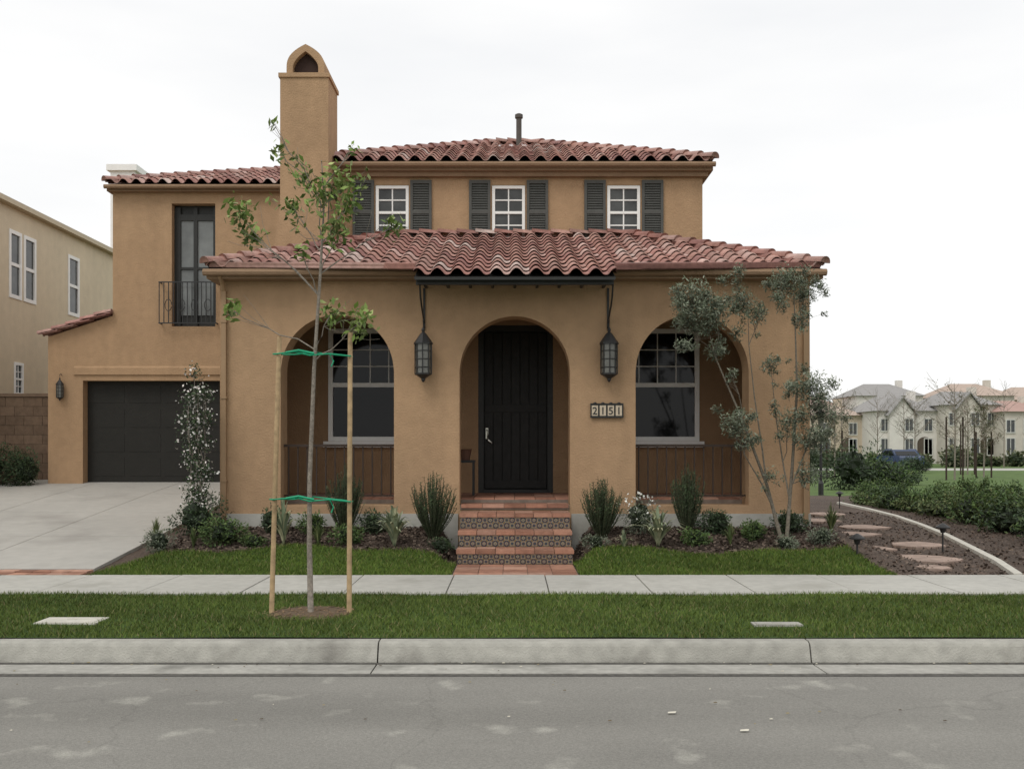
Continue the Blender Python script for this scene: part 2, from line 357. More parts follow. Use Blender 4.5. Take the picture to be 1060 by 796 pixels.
def door():
    b=B(); b.box(-.60,.64,16.56,16.60,.90,3.72); D=obj(b,'door',DOORM,H)
    p=B()
    p.box(-.6,-.51,16.50,16.56,.95,3.72); p.box(.55,.64,16.50,16.56,.95,3.72); p.box(-.51,.55,16.50,16.56,3.62,3.72); p.box(-.51,.55,16.46,16.56,.95,1.00)
    obj(p,'frame',DARKWOOD,D)
    q=B(); n=7; w=1.04/n
    for k in range(n):
        x0=-.50+k*w; q.box(x0+.006,x0+w-.006,16.535,16.56,1.01,3.60)
    for z in (1.02,2.28): q.box(-.49,.53,16.522,16.535,z,z+.13)
    obj(q,'door_plank',DOORM,D,bevel=.005)
    k=B(); k.box(-.475,-.435,16.51,16.53,1.84,2.02); k.tube([(-.455,16.52,2.0),(-.45,16.45,1.97),(-.44,16.44,1.90),(-.45,16.52,1.84)],.012,6)
    k.tube([(-.45,16.51,1.84),(-.43,16.45,1.82),(-.37,16.45,1.77)],.014,6); obj(k,'handle',METAL,D)
door()
b=B(); GR=(.16,.12,.09)
b.box(-.74,.74,12.965,13.77,.05,.345,GR); b.box(-.739,.739,13.365,13.77,.345,.555,GR)
ST=obj(b,'front_steps',PAVER,H)
def dtile(t,x0,y,z0,s,kind):
    cols=[(.03,.04,.06),(.22,.19,.14),(.22,.10,.055),(.24,.155,.07),(.04,.07,.065)]
    g=.003; base=cols[1] if kind%2 else cols[0]; oth=cols[0] if kind%2 else cols[1]
    t.box(x0+g,x0+s-g,y-.012,y,z0+g,z0+s-g,base)
    cx,cz=x0+s/2,z0+s/2; r=s*.40
    t.extrude_y([(cx-r,cz),(cx,cz-r),(cx+r,cz),(cx,cz+r)],y-.0135,y-.012,cols[2] if kind%3 else cols[3])
    r*=.55; t.extrude_y([(cx-r,cz-r),(cx+r,cz-r),(cx+r,cz+r),(cx-r,cz+r)],y-.015,y-.0135,oth)
    r*=.5; t.extrude_y([(cx-r,cz),(cx,cz-r),(cx+r,cz),(cx,cz+r)],y-.0165,y-.015,cols[4])
    for sx in(-1,1):
        for sz in(-1,1):
            a=cx+sx*s*.47; c=cz+sz*s*.47; t.add([(a,y-.0136,c),(a-sx*s*.2,y-.0136,c),(a,y-.0136,c-sz*s*.2)],[(0,1,2)],cols[3])
for (y,z0,ty0,ty1,tz) in ((12.965,.180,12.935,13.35,.365),(13.365,.372,13.335,13.75,.575),(13.765,.582,13.735,14.375,.785)):
    t=B(); pavers(t,-.77,.77,ty0,ty1,tz,.257,.21); obj(t,'tread',PAVER,ST)
    t=B(); s=.0755 if z0>.2 else .0675
    nn=int(round(1.51/s))
    for i in range(nn):
        for j in range(2): dtile(t,-.755+i*1.51/nn,y,z0+j*s,s,i+j)
    obj(t,'tiled_riser',GLAZE,ST)
for cx in (-2.57,2.57):
    b=B(); b.box(cx-.815,cx+.815,14.60,14.64,1.705,1.745); b.box(cx-.815,cx+.815,14.605,14.635,.98,1.005)
    for k in range(12):
        x=cx-.75+k*.1364; b.box(x-.010,x+.010,14.612,14.632,1.005,1.705)
    obj(b,'railing',PLANK,H)
# ---------- tiled roofs
PAL=[(.38,.20,.160),(.43,.245,.20),(.33,.16,.13),(.50,.33,.285),(.38,.22,.18),(.28,.135,.115),(.56,.43,.38),(.35,.175,.145)]  # tile colours; the palest paint in highlights of reflected sky
def tcol():
    c=random.choices(PAL,[5,5,4,3,4,2,1.5,4])[0]; k=random.uniform(.86,1.12); return tuple(v*k for v in c)
def tiles(b,O,U,Vd,Lu,Sv,lim,v0=0,pu=.27,pv=.35):
    O=Vector(O);U=Vector(U).normalized();Vd=Vector(Vd).normalized();N=U.cross(Vd)
    if N.z<0:N=-N
    prof=[]
    for k in range(11):
        t=k/10
        hh=.076*math.sin(math.pi*min(1,t/.68))**.9 if t<.68 else -.016*math.sin(math.pi*(t-.68)/.32)
        prof.append((t,hh))
    K=len(prof)
    nr=int(math.ceil((Sv-v0)/pv-1e-6)); nc=int(math.ceil(Lu/pu))
    for j in range(nr):
        va=v0+j*pv; vb=min(va+pv*1.12,Sv)
        la=lim(va+.001); lb=lim(min(vb,Sv))
        for i in range(nc):
            ua=i*pu
            if ua>max(la[1],lb[1]) or ua+pu<min(la[0],lb[0]): continue
            dx=random.uniform(-.003,.003); dv=random.uniform(-.006,.006); dz=random.uniform(0,.005)
            vs=[]
            for lev,(v,l,lift) in enumerate(((va+dv,la,.044+dz),(vb,lb,.006),(va+dv,la,.028+dz))):
                for t,hh in prof:
                    u=min(max(ua+t*pu+dx,l[0]),l[1]); vs.append(O+U*u+Vd*v+N*(hh+lift))
            fs=[(k,k+1,K+k+1,K+k) for k in range(K-1)]+[(2*K+k,2*K+k+1,k+1,k) for k in range(K-1)]
            b.add(vs,fs,tcol())
def caps(b,A,Bp,r=.105,up=.05):
    A=Vector(A);Bp=Vector(Bp);d=Bp-A;L=d.length;d.normalize();side=d.cross(Vector((0,0,1))).normalized();N=side.cross(d).normalized()
    if N.z<0:N=-N
    n=int(L/.34)+1; st=L/n
    for i in range(n):
        vs=[]
        for tt,rr,lf in ((i*st-.02,r*1.08,up+.03),((i+1)*st+.03,r*.9,up)):
            for k in range(9):
                a=math.pi*k/8; vs.append(A+d*tt+side*math.cos(a)*rr+N*(math.sin(a)*rr*.8+lf-.02))
        c=tcol(); b.add(vs,[(k,k+1,9+k+1,9+k) for k in range(8)]+[tuple(range(9))],c)
def hiproof(b,ub,E,R,planes=('f','l','r','b')):
    x0,x1,y0,y1,z=E; rx0,rx1,ry,rz=R
    P={'a':(x0,y0,z),'b':(x1,y0,z),'c':(x1,y1,z),'d':(x0,y1,z),'r0':(rx0,ry,rz),'r1':(rx1,ry,rz)}
    def plane(O,U,V,lu,ul,ur):
        V=Vector(V); Sv=V.length
        tiles(b,O,U,V,lu,Sv,lambda v:(ul*v/Sv,lu-ur*v/Sv))
    if 'f' in planes: plane(P['a'],(1,0,0),(0,ry-y0,rz-z),x1-x0,rx0-x0,x1-rx1)
    if 'b' in planes: plane(P['c'],(-1,0,0),(0,ry-y1,rz-z),x1-x0,x1-rx1,rx0-x0)
    if 'l' in planes: plane(P['d'],(0,-1,0),(rx0-x0,0,rz-z),y1-y0,y1-ry,ry-y0)
    if 'r' in planes: plane(P['b'],(0,1,0),(rx1-x1,0,rz-z),y1-y0,ry-y0,y1-ry)
    d=.012; pts=[(p[0],p[1],p[2]-d) for p in (P['a'],P['b'],P['c'],P['d'],P['r0'],P['r1'])]
    ub.add(pts,[(0,1,5,4),(1,2,5),(2,3,4,5),(3,0,4),(0,3,2,1)])
RW=4.39; RI=RW-1.9
b=B();ub=B()
Sv=math.hypot(3.13,1.10)
def limf(v):
    if v<-.0005: return (RW-1.38,RW+1.38)
    return (RI*v/Sv,2*RW-RI*v/Sv)
tiles(b,(-RW,14.17,4.25),(1,0,0),(0,3.13,1.10),2*RW,Sv,limf,v0=-.66,pv=.33)
Ss=math.hypot(RI,1.10)
tiles(b,(-RW,26.2,4.25),(0,-1,0),(RI,0,1.10),12.03,Ss,lambda v:(0,12.03-3.13*v/Ss))
tiles(b,(RW,14.17,4.25),(0,1,0),(-RI,0,1.10),12.03,Ss,lambda v:(3.13*v/Ss,12.03))
caps(b,(-RW,14.17,4.27),(-1.9,17.3,5.37)); caps(b,(RW,14.17,4.27),(1.9,17.3,5.37)); caps(b,(-1.95,17.24,5.35),(1.95,17.24,5.35),r=.09)
PR=obj(b,'porch_roof',TILE,H,smooth=True)
e=.012
ub.add([(-RW,14.17,4.25-e),(RW,14.17,4.25-e),(1.9,17.3,5.35-e),(-1.9,17.3,5.35-e),(-RW,26.2,4.25-e),(-1.9,26.2,5.35-e),(RW,26.2,4.25-e),(1.9,26.2,5.35-e)],
       [(0,1,2,3),(4,0,3,5),(1,6,7,2)])
obj(ub,'roof_underlay',UNDER,PR)
b=B(); b.box(-RW,-1.385,14.17,14.415,4.10,4.228); b.box(1.385,RW,14.17,14.415,4.10,4.228); b.box(-RW,-HW-.01,14.415,26,4.10,4.228); b.box(HW+.01,RW,14.415,26,4.10,4.228)
b.tube([(-RW-.03,14.12,4.18),(-1.40,14.12,4.18)],.05,8); b.tube([(1.40,14.12,4.18),(RW+.03,14.12,4.18)],.05,8)
obj(b,'gutter',STUC2,PR)
sl=1.10/3.13
b=B()
zc=lambda y:4.25+(y-14.17)*sl-.015
b.add([(-1.37,13.56,zc(13.56)),(1.37,13.56,zc(13.56)),(1.37,14.41,zc(14.41)),(-1.37,14.41,zc(14.41)),(-1.37,13.56,zc(13.56)-.04),(1.37,13.56,zc(13.56)-.04),(1.37,14.41,zc(14.41)-.04),(-1.37,14.41,zc(14.41)-.04)],
      [(0,1,2,3),(4,7,6,5),(0,4,5,1),(1,5,6,2),(2,6,7,3),(3,7,4,0)])
b.box(-1.36,1.36,13.68,13.75,3.935,4.0)
for k in range(9):
    x=-1.28+k*.32; b.box(x-.02,x+.02,13.60,14.41,4.0,4.03)
for x in (-1.31,1.35):
    b.tube([(x,13.72,3.93),(x,13.80,3.80),(x,13.98,3.68),(x,14.2,3.60),(x,14.39,3.5)],.013,6)
    b.box(x-.015,x+.015,14.39,14.418,3.42,4.0)
    b.tube([(x,14.36+.04*math.cos(a*.6),3.40+.05*math.sin(a*.6)) for a in range(9)],.01,5)
obj(b,'entry_canopy',DARKWOOD,PR)
def lantern(parent,x,yw,zt,s=1.0):
    y=yw-.17*s
    b=B()
    b.tube([(x,yw,zt+.22*s),(x,yw-.08*s,zt+.28*s),(x,y,zt+.24*s),(x,y,zt+.1*s)],.011*s,6)
    b.lathe(x,y,[(.012*s,zt+.14*s),(.03*s,zt+.10*s),(.02*s,zt+.07*s),(.05*s,zt+.04*s),(.14*s,zt-.09*s),(.14*s,zt-.11*s)],8)
    b.lathe(x,y,[(.11*s,zt-.56*s),(.125*s,zt-.55*s),(.125*s,zt-.53*s),(.10*s,zt-.53*s)],8)
    b.lathe(x,y,[(.012*s,zt-.66*s),(.03*s,zt-.63*s),(.03*s,zt-.61*s),(.09*s,zt-.57*s),(.10*s,zt-.56*s)],8)
    for k in range(8):
        a=2*math.pi*k/8; b.tube([(x+.12*s*math.cos(a),y+.12*s*math.sin(a),zt-.54*s),(x+.12*s*math.cos(a),y+.12*s*math.sin(a),zt-.10*s)],.009*s,5)
    for zz in (.2,.32,.44): b.lathe(x,y,[(.122*s,zt-zz*s),(.126*s,zt-zz*s-.006),(.122*s,zt-zz*s-.012)],8)
    o=obj(b,'wall_lantern',BLACK,parent)
    g=B(); g.lathe(x,y,[(.108*s,zt-.53*s),(.113*s,zt-.11*s)],8); obj(g,'glass',LGLASS,o)
lantern(H,-1.31,14.418,3.28,.98); lantern(H,1.35,14.418,3.28,.98); lantern(H,-9.35,20.598,3.05,.6)
WX=[-2.12,-.10,1.90]
b=B(); wallpanel(b,-3.29,3.27,4.3,6.50,[(x-.29,x+.29,5.30,6.25) for x in WX],17.3,.2); obj(b,'upper_wall',STUC,H)
b=B(); b.box(-3.29,3.27,17.5,23.7,4.3,6.50); obj(b,'upper_wall',STUC,H)
for x in WX:
    W=window(H,x,.57,5.31,6.24,17.29,2,2,gm=GLASS2,fw=.050,mw=.022)
    s=B(); s.box(x-.33,x+.33,17.25,17.288,5.24,5.305); obj(s,'sill',STUC,W)
    for sx in (-1,1):
        c=x+sx*.50; q=B(); a,d=c-.185,c+.185; z0,z1=5.22,6.33
        q.box(a,a+.045,17.255,17.298,z0,z1); q.box(d-.045,d,17.255,17.298,z0,z1)
        for z in (z0,(z0+z1)/2-.03,z1-.06): q.box(a+.045,d-.045,17.257,17.298,z,z+.06)
        zz=z0+.08
        while zz<z1-.08:
            q.add([(a+.045,17.262,zz),(d-.045,17.262,zz),(d-.045,17.29,zz+.045),(a+.045,17.29,zz+.045)],[(0,1,2,3)]); zz+=.042
        q.box(a+.045,d-.045,17.291,17.298,z0+.06,z1-.06)
        obj(q,'shutter',SHUT,H)
UW=3.42
b=B();ub=B(); hiproof(b,ub,(-UW,UW,17.1,23.9,6.60),(-.35,.35,20.5,7.90))
for p in ((-UW,17.1),(UW,17.1)): caps(b,(p[0],p[1],6.62),(.35*np.sign(p[0]),20.5,7.92))
caps(b,(-.35,20.5,7.92),(.35,20.5,7.92)); caps(b,(-UW,23.9,6.62),(-.35,20.5,7.92)); caps(b,(UW,23.9,6.62),(.35,20.5,7.92))
UR=obj(b,'upper_roof',TILE,H,smooth=True); obj(ub,'roof_underlay',UNDER,UR)
b=B(); b.box(-UW,UW,17.13,17.298,6.46,6.585); b.box(3.272,UW,17.298,23.85,6.46,6.585); b.box(-UW,-3.292,17.298,23.85,6.46,6.585); b.box(-3.36,3.35,17.2,17.297,6.38,6.46)
b.tube([(-UW-.03,17.06,6.55),(UW+.03,17.06,6.55)],.045,8); obj(b,'gutter',STUC2,UR)
b=B(); b.lathe(.10,20.2,[(.055,7.7),(.055,8.36),(.08,8.37),(.08,8.44),(.04,8.46)],12); obj(b,'vent_pipe',mat('weathered_pipe',(.10,.09,.08),.7),UR)
# wing
b=B()
wallpanel(b,-9.64,-3.2,.6,3.9,[(-8.92,-5.85,.6,3.08)],20.6,.30)
wallpanel(b,-8.3,-3.2,3.9,7.05,[(-7.08,-6.18,4.20,6.74)],20.6,.30)
b.extrude_y([(-9.64,3.9),(-8.3,3.9),(-8.3,4.42),(-9.64,3.98)],20.6,27.4)
b.box(-9.64,-9.3,20.9,27.4,.6,3.9); b.box(-8.3,-3.2,21.3,27.4,3.9,7.05); b.box(-5.8,-3.2,21.3,27.4,.6,3.9)
obj(b,'wing_wall',STUC,H)
b=B(); b.box(-9.10,-5.75,20.565,20.598,3.20,3.34); b.add([(-9.10,20.565,3.34),(-5.75,20.565,3.34),(-5.75,20.598,3.38),(-9.10,20.598,3.38)],[(0,1,2,3)]); obj(b,'garage_header',STUC,H)
b=B(); b.box(-8.92,-5.85,20.83,20.87,.9,3.08)
G=obj(b,'garage_door',GAR,H)
b=B()
for j in range(4):
    for i in range(4):
        a=-8.86+i*.76; c=1.05+j*.51; b.box(a+.05,a+.71,20.824,20.83,c+.05,c+.43)
obj(b,'garage_panel',GAR,G)
b=B(); b.box(-7.08,-6.18,20.82,20.86,4.20,6.74); FD=obj(b,'balcony_door',DARKWOOD,H)
b=B(); b.box(-6.95,-6.69,20.795,20.818,4.45,6.42); b.box(-6.60,-6.28,20.795,20.818,4.45,6.42); obj(b,'glass',GLASS3,FD)
b=B()
for x in (-7.08,-6.68,-6.27): b.box(x,x+(.13 if x<-7 else .08),20.76,20.794,4.22,6.7)
b.box(-6.95,-6.27,20.761,20.794,6.42,6.55); b.box(-6.95,-6.27,20.761,20.794,5.40,5.45)
obj(b,'frame',DARKWOOD,FD)
b=B(); x0,x1,y0=-7.30,-6.12,20.44
for z in (4.24,5.08): 
    b.box(x0,x1,y0,y0+.022,z,z+.022); b.box(x0,x0+.022,y0+.022,20.598,z,z+.022); b.box(x1-.022,x1,y0+.022,20.598,z,z+.022)
for k in range(13):
    x=x0+.012+k*(x1-x0-.024)/12; b.box(x-.008,x+.008,y0+.004,y0+.018,4.26,5.08)
for k in range(4):
    cx=x0+.2+k*.27; b.tube([(cx+.07*math.cos(a*.5),y0+.01,4.62+.12*math.sin(a*.5)) for a in range(13)],.008,5)
obj(b,'balcony_railing',BLACK,H)
b=B();ub=B()
tiles(b,(-8.38,20.43,7.10),(1,0,0),(0,3.2,1.12),5.13,math.hypot(3.2,1.12),lambda v:(3.03*v/3.39,5.13))
tiles(b,(-8.38,26.83,7.10),(0,-1,0),(3.03,0,1.12),6.4,math.hypot(3.03,1.12),lambda v:(3.2*v/3.23,6.4-3.2*v/3.23))
caps(b,(-8.38,20.43,7.12),(-5.35,23.63,8.24)); caps(b,(-5.35,23.63,8.24),(-3.25,23.63,8.24))
ub.add([(-8.38,20.43,7.09),(-3.25,20.43,7.09),(-3.25,23.63,8.21),(-5.35,23.63,8.21),(-8.38,26.83,7.09),(-3.25,26.83,7.09)],[(0,1,2,3),(4,0,3),(4,3,2,5),(0,4,5,1)])
WR=obj(b,'wing_roof',TILE,H,smooth=True); obj(ub,'roof_underlay',UNDER,WR)
b=B(); b.box(-8.37,-3.4,20.46,20.598,6.96,7.08); b.box(-8.37,-8.302,20.598,27.3,6.96,7.08); b.tube([(-8.40,20.4,7.04),(-3.5,20.4,7.04)],.045,8); obj(b,'gutter',STUC2,WR)
b=B(); dv=Vector((1.46,0,.48)); Sl=dv.length
tiles(b,(-9.76,27.4,3.98),(0,-1,0),dv,6.95,Sl,lambda v:(0,6.95)); caps(b,(-9.76,20.52,3.99),(-8.30,20.52,4.47),r=.08,up=.04)
obj(b,'lean_to_roof',TILE,H,smooth=True)
# chimney
b=B()
X0,X1,Y0,Y1=-3.93,-3.12,16.7,17.55
lv=[(3.9,-.20,0),(4.9,-.14,0),(5.5,-.03,0),(5.8,0,0),(7.90,0,0)]
vs=[];fs=[]
for z,a,c in lv: vs+=[(X0+a,Y0,z),(X1,Y0,z),(X1,Y1,z),(X0+a,Y1,z)]
for i in range(len(lv)-1):
    for k in range(4): fs.append((i*4+k,i*4+(k+1)%4,i*4+4+(k+1)%4,i*4+4+k))
fs.append(tuple((len(lv)-1)*4+k for k in range(4)))
b.add(vs,fs); b.box(X0-.025,X1+.025,Y0-.025,Y1+.025,7.90,7.97)
CH=obj(b,'chimney',STUC,H)
cx=(X0+X1)/2
def gothic(w,zb,zs,ht,p=1.5,n=10):
    return [(cx-w,zb),(cx+w,zb)]+[(cx+w*(1-(k/n)**p),zs+ht*(k/n)) for k in range(n)]+[(cx,zs+ht)]+[(cx-w*(1-(k/n)**p),zs+ht*(k/n)) for k in range(n-1,-1,-1)]
b=B(); o_=gothic(.32,7.97,8.10,.40,2.6); i_=gothic(.215,8.02,8.10,.28,1.9)
n=len(o_)
for y in (16.80,17.40):
    b.add([(x,y,z) for x,z in o_]+[(x,y,z) for x,z in i_],[(k,(k+1)%n,n+(k+1)%n,n+k) for k in range(n)])
b.add([(x,y,z) for y in(16.8,17.4) for x,z in o_],[(k,(k+1)%n,n+(k+1)%n,n+k) for k in range(n)])
b.add([(x,y,z) for y in(16.8,17.4) for x,z in i_],[(k,(k+1)%n,n+(k+1)%n,n+k) for k in range(n)])
obj(b,'chimney_cap',STUC,CH)
b=B(); b.extrude_y(i_,16.92,17.25); obj(b,'chimney_dark_fill',UNDER,CH)  # dark block filling the open arch, standing in for the shade inside
for x in (-4.20,4.20):
    b=B(); b.box(x-.033,x+.033,14.35,14.418,.6,3.95); b.tube([(x,14.38,3.95),(x,14.3,4.05),(x,14.15,4.14)],.033,6)
    for z in (1.2,2.4,3.5): b.box(x-.045,x+.045,14.34,14.418,z,z+.03)
    obj(b,'downspout',DOWN,H)
b=B(); b.box(1.10,1.56,14.385,14.418,2.135,2.325)
b.box(1.09,1.57,14.375,14.385,2.31,2.335); b.box(1.09,1.57,14.375,14.385,2.125,2.15)
for i in range(5): b.box(1.093+i*.1155,1.093+i*.1155+.014,14.375,14.385,2.15,2.31)
for i in range(4): b.lathe(1.158+i*.1155,14.38,[(.03,2.33),(.02,2.348),(.004,2.352)],8)
NP=obj(b,'house_number_plaque',DARKWOOD,H)
for i in range(4):
    b=B(); b.box(1.112+i*.1155,1.112+i*.1155+.090,14.379,14.385,2.155,2.305,(.55,.46,.34)); obj(b,'number_tile',GLAZE,NP)
for i,ch in enumerate('2151'):
    cu=bpy.data.curves.new('digit','FONT'); cu.body=ch; cu.size=.150; cu.extrude=.002; cu.align_x='CENTER'; cu.offset=.0015
    to=bpy.data.objects.new('tmp',cu); COL.objects.link(to); bpy.context.view_layer.update()
    me=bpy.data.meshes.new_from_object(to.evaluated_get(bpy.context.evaluated_depsgraph_get())); bpy.data.objects.remove(to)
    me.transform(Matrix.Translation((1.157+i*.1155,14.376,2.176))@Matrix.Rotation(math.pi/2,4,'X')); me.materials.clear(); me.materials.append(BLACK)
    o=bpy.data.objects.new('number_digit',me); COL.objects.link(o); fin(o,NP,None,None,None,None,(0,0,0))
b=B(); b.box(-HW-.01,-.82,14.39,14.418,.2,.74); b.box(.82,HW+.01,14.39,14.418,.2,.74); obj(b,'foundation',CONC,H)
E=empty('plant_stand',(-.72,15.7,.95),'dark wooden plant stand beside the front door','plant stand')
b=B(); b.box(-.93,-.62,15.5,15.8,1.46,1.50); obj(b,'top',DARKWOOD,E)
for dx in (-.91,-.66):
    for dy in (15.52,15.76): b=B(); b.box(dx,dx+.03,dy,dy+.03,.95,1.46); obj(b,'leg',DARKWOOD,E)
b=B(); b.lathe(-.775,15.65,[(.07,1.50),(.10,1.66),(.11,1.67),(.09,1.65)],12); obj(b,'clay_pot',mat('pot_clay',(.12,.06,.04),.8),None,label='small brown clay pot on the plant stand',cat='pot',loc=(-.775,15.65,1.50))
# ================================================================ neighbour house
NH=empty('neighbour_house',(-17,25,1),'cream two-storey house with white windows beyond the wall','house')
xfN=lambda lx,ly,lz_:(-12.0-ly,lx,lz_)
b=B(xfN); NW=[(23.66,24.27),(24.37,25.0),(26.8,27.5)]
wallpanel(b,17,40,.6,7.44,[(a,c,5.27,6.9) for a,c in NW]+[(23.9,24.35,2.95,3.75)],0,.25); obj(b,'wall',CREAM,NH)
b=B(); b.box(-22,-12.25,17,40,.6,7.44); obj(b,'wall',CREAM,NH)
for a,c in NW: window(NH,(a+c)/2,c-a,5.27,6.9,-.02,1,1,xf=xfN,gm=GLASS2,fw=.09,rail=.04)
window(NH,24.125,.45,2.95,3.75,-.02,2,2,xf=xfN,fw=.07)
b=B(); b.box(-22.2,-11.82,16.8,40.2,7.44,7.56); obj(b,'cornice',CREAMT,NH)
b=B(); b.add([(-22.2,16.8,7.562),(-11.82,16.8,7.562),(-11.82,40.2,7.562),(-22.2,40.2,7.562),(-17,22,8.4),(-17,35,8.4)],[(0,1,4),(1,2,5,4),(2,3,5),(3,0,4,5)]); obj(b,'roof',STUC2,NH)
b=B(); b.box(-13.35,-12.55,33,33.8,7.7,10.85); b.box(-13.45,-12.45,32.9,33.9,10.85,11.05); obj(b,'chimney',WHITE,NH)
b=B(); b.box(-11.97,-9.66,21.50,21.68,.7,2.78,(.10,.08,.06))
for j in range(10):
    off=.2 if j%2 else 0; x=-11.97-off
    while x<-9.66:
        a0=max(x,-11.97); a1=min(x+.392,-9.66)
        if a1-a0>.03:
            k=random.uniform(.85,1.15); b.box(a0,a1,21.485,21.50,.75+j*.204,.75+j*.204+.196,(.21*k,.145*k,.10*k))
        x+=.4
b.box(-11.99,-9.655,21.45,21.72,2.79,2.86,(.22,.155,.11))
obj(b,'garden_wall',BLOCK,label='brown masonry block wall between the two houses',cat='wall',loc=(-10.8,21.5,.8))
# ================================================================ vegetation
def shade(c,k): return tuple(max(0,v*k) for v in c)
def leafcloud(b,c,r,n,size,pal,outward=.6,flat=0,asp=.35,shell=.45,zmin=None,up=0.0):
    c=np.array(c,float); r=np.array(r,float)
    d=rng.normal(size=(n,3)); d/=np.linalg.norm(d,axis=1)[:,None]
    rad=shell+(1-shell)*rng.random(n)**.6; rad*=1+.22*np.sin(d[:,0]*5+c[0]*9)*np.cos(d[:,2]*6+d[:,1]*4+c[1])
    p=c+d*rad[:,None]*r
    if zmin is not None:
        p[:,2]=np.maximum(p[:,2],zmin+.01*rng.random(n))
    ax=rng.normal(size=(n,3))*(1-outward)+d*outward; ax[:,2]+=up; ax/=np.linalg.norm(ax,axis=1)[:,None]
    sd=np.cross(ax,rng.normal(size=(n,3))); sd/=np.linalg.norm(sd,axis=1)[:,None]+1e-9
    s=size*(.6+.8*rng.random(n))[:,None]
    V=np.stack([p-ax*s*.5,p+sd*s*asp*.5,p+ax*s*.5,p-sd*s*asp*.5],1).reshape(-1,3)
    o=len(b.v); b.v.extend(map(tuple,V.tolist()))
    F=(np.arange(4*n).reshape(-1,4)+o).tolist(); b.f.extend(map(tuple,F))
    pi=rng.integers(0,len(pal),n); cl=np.array(pal)[pi]
    k=.55+.5*np.clip((rad-shell)/(1-shell+1e-6),0,1)+.25*d[:,2]+.2*np.sin(p[:,0]*17+p[:,2]*13)*np.cos(p[:,1]*15)  # shading painted in: inner and low leaves darker, outer and top ones lighter
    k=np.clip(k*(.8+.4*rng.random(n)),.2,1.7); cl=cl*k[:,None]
    b.c.extend(map(tuple,cl.tolist())); b.m.extend([0]*n)
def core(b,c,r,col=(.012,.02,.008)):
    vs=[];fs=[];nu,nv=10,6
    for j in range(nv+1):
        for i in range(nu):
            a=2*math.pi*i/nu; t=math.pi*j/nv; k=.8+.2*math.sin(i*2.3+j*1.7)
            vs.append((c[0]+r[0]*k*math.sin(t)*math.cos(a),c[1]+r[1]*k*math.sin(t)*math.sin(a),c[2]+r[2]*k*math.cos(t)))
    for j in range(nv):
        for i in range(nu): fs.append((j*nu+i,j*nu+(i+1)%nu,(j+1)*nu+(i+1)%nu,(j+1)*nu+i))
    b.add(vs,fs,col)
G1=[(.06,.11,.03),(.08,.13,.035),(.05,.085,.025),(.11,.15,.05)]
G2=[(.04,.07,.03),(.06,.09,.04),(.035,.055,.025)]
GO=[(.17,.195,.135),(.13,.155,.10),(.22,.24,.18),(.105,.13,.08)]
GY=[(.17,.25,.055),(.22,.30,.08),(.12,.19,.04),(.26,.31,.11)]
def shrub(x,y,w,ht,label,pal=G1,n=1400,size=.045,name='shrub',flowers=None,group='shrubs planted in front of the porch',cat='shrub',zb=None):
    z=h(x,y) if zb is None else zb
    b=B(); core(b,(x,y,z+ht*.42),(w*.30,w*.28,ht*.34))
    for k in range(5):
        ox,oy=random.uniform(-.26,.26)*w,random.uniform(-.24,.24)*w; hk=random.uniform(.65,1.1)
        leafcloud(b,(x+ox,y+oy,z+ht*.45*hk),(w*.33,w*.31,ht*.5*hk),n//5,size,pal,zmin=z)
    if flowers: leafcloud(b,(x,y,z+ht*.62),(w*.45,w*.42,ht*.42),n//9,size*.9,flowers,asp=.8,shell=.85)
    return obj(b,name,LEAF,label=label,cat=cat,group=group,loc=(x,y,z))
def upright(x,y,w,ht,label,pal=G2,n=150):
    z=h(x,y); b=B()
    for k in range(n):
        a=random.uniform(0,2*math.pi); sp=random.random()**.7*w*.5; hh=ht*random.uniform(.55,1.0)*(1-.3*sp/(w*.5))
        p0=Vector((x+.2*sp*math.cos(a),y+.2*sp*math.sin(a),z)); p1=Vector((x+sp*.75*math.cos(a),y+sp*.75*math.sin(a),z+hh*.55)); p2=Vector((x+sp*1.05*math.cos(a),y+sp*1.05*math.sin(a),z+hh))
        b.tube([p0,p1,p2],[.006,.005,.002],3,(.05,.055,.03),caps=False)
        col=random.choice(pal)
        for m in range(26):
            t=.12+.88*m/26; p=p0.lerp(p1,t*2) if t<.5 else p1.lerp(p2,t*2-1)
            d=Vector((random.gauss(0,1),random.gauss(0,1),random.uniform(.3,1.6))).normalized(); s=d.cross(Vector((random.random(),random.random(),.3))).normalized()*.006
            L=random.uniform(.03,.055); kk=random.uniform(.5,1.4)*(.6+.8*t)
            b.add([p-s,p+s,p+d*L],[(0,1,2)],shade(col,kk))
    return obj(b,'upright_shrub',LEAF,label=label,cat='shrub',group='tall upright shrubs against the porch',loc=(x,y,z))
def spiky(x,y,w,ht,label,pal,n=38,wid=.03,name='spiky_plant',zb=None,group='spiky plants in the planting bed'):
    z=h(x,y) if zb is None else zb; b=B()
    for k in range(n):
        a=random.uniform(0,2*math.pi); e=random.uniform(.1,1.0); R=w*.5*e; hh=ht*(1.05-.55*e)*random.uniform(.8,1.1)
        sx,sy=-math.sin(a),math.cos(a); vs=[];N=5
        for i in range(N+1):
            t=i/N; rr=R*(t**1.3); zz=hh*(math.sin(t*math.pi*(.5+.18*e))); ww=wid*(1-t)**.6*(.6+1.2*t*(1-t)*2)
            vs+= [(x+rr*math.cos(a)-sx*ww,y+rr*math.sin(a)-sy*ww,z+zz),(x+rr*math.cos(a)+sx*ww,y+rr*math.sin(a)+sy*ww,z+zz)]
        b.add(vs,[(2*i,2*i+1,2*i+3,2*i+2) for i in range(N)],shade(random.choice(pal),random.uniform(.7,1.2)))
    return obj(b,name,LEAF,label=label,cat='plant',group=group,loc=(x,y,z))
AG=[(.24,.28,.18),(.30,.33,.20),(.16,.20,.12),(.44,.43,.27)]
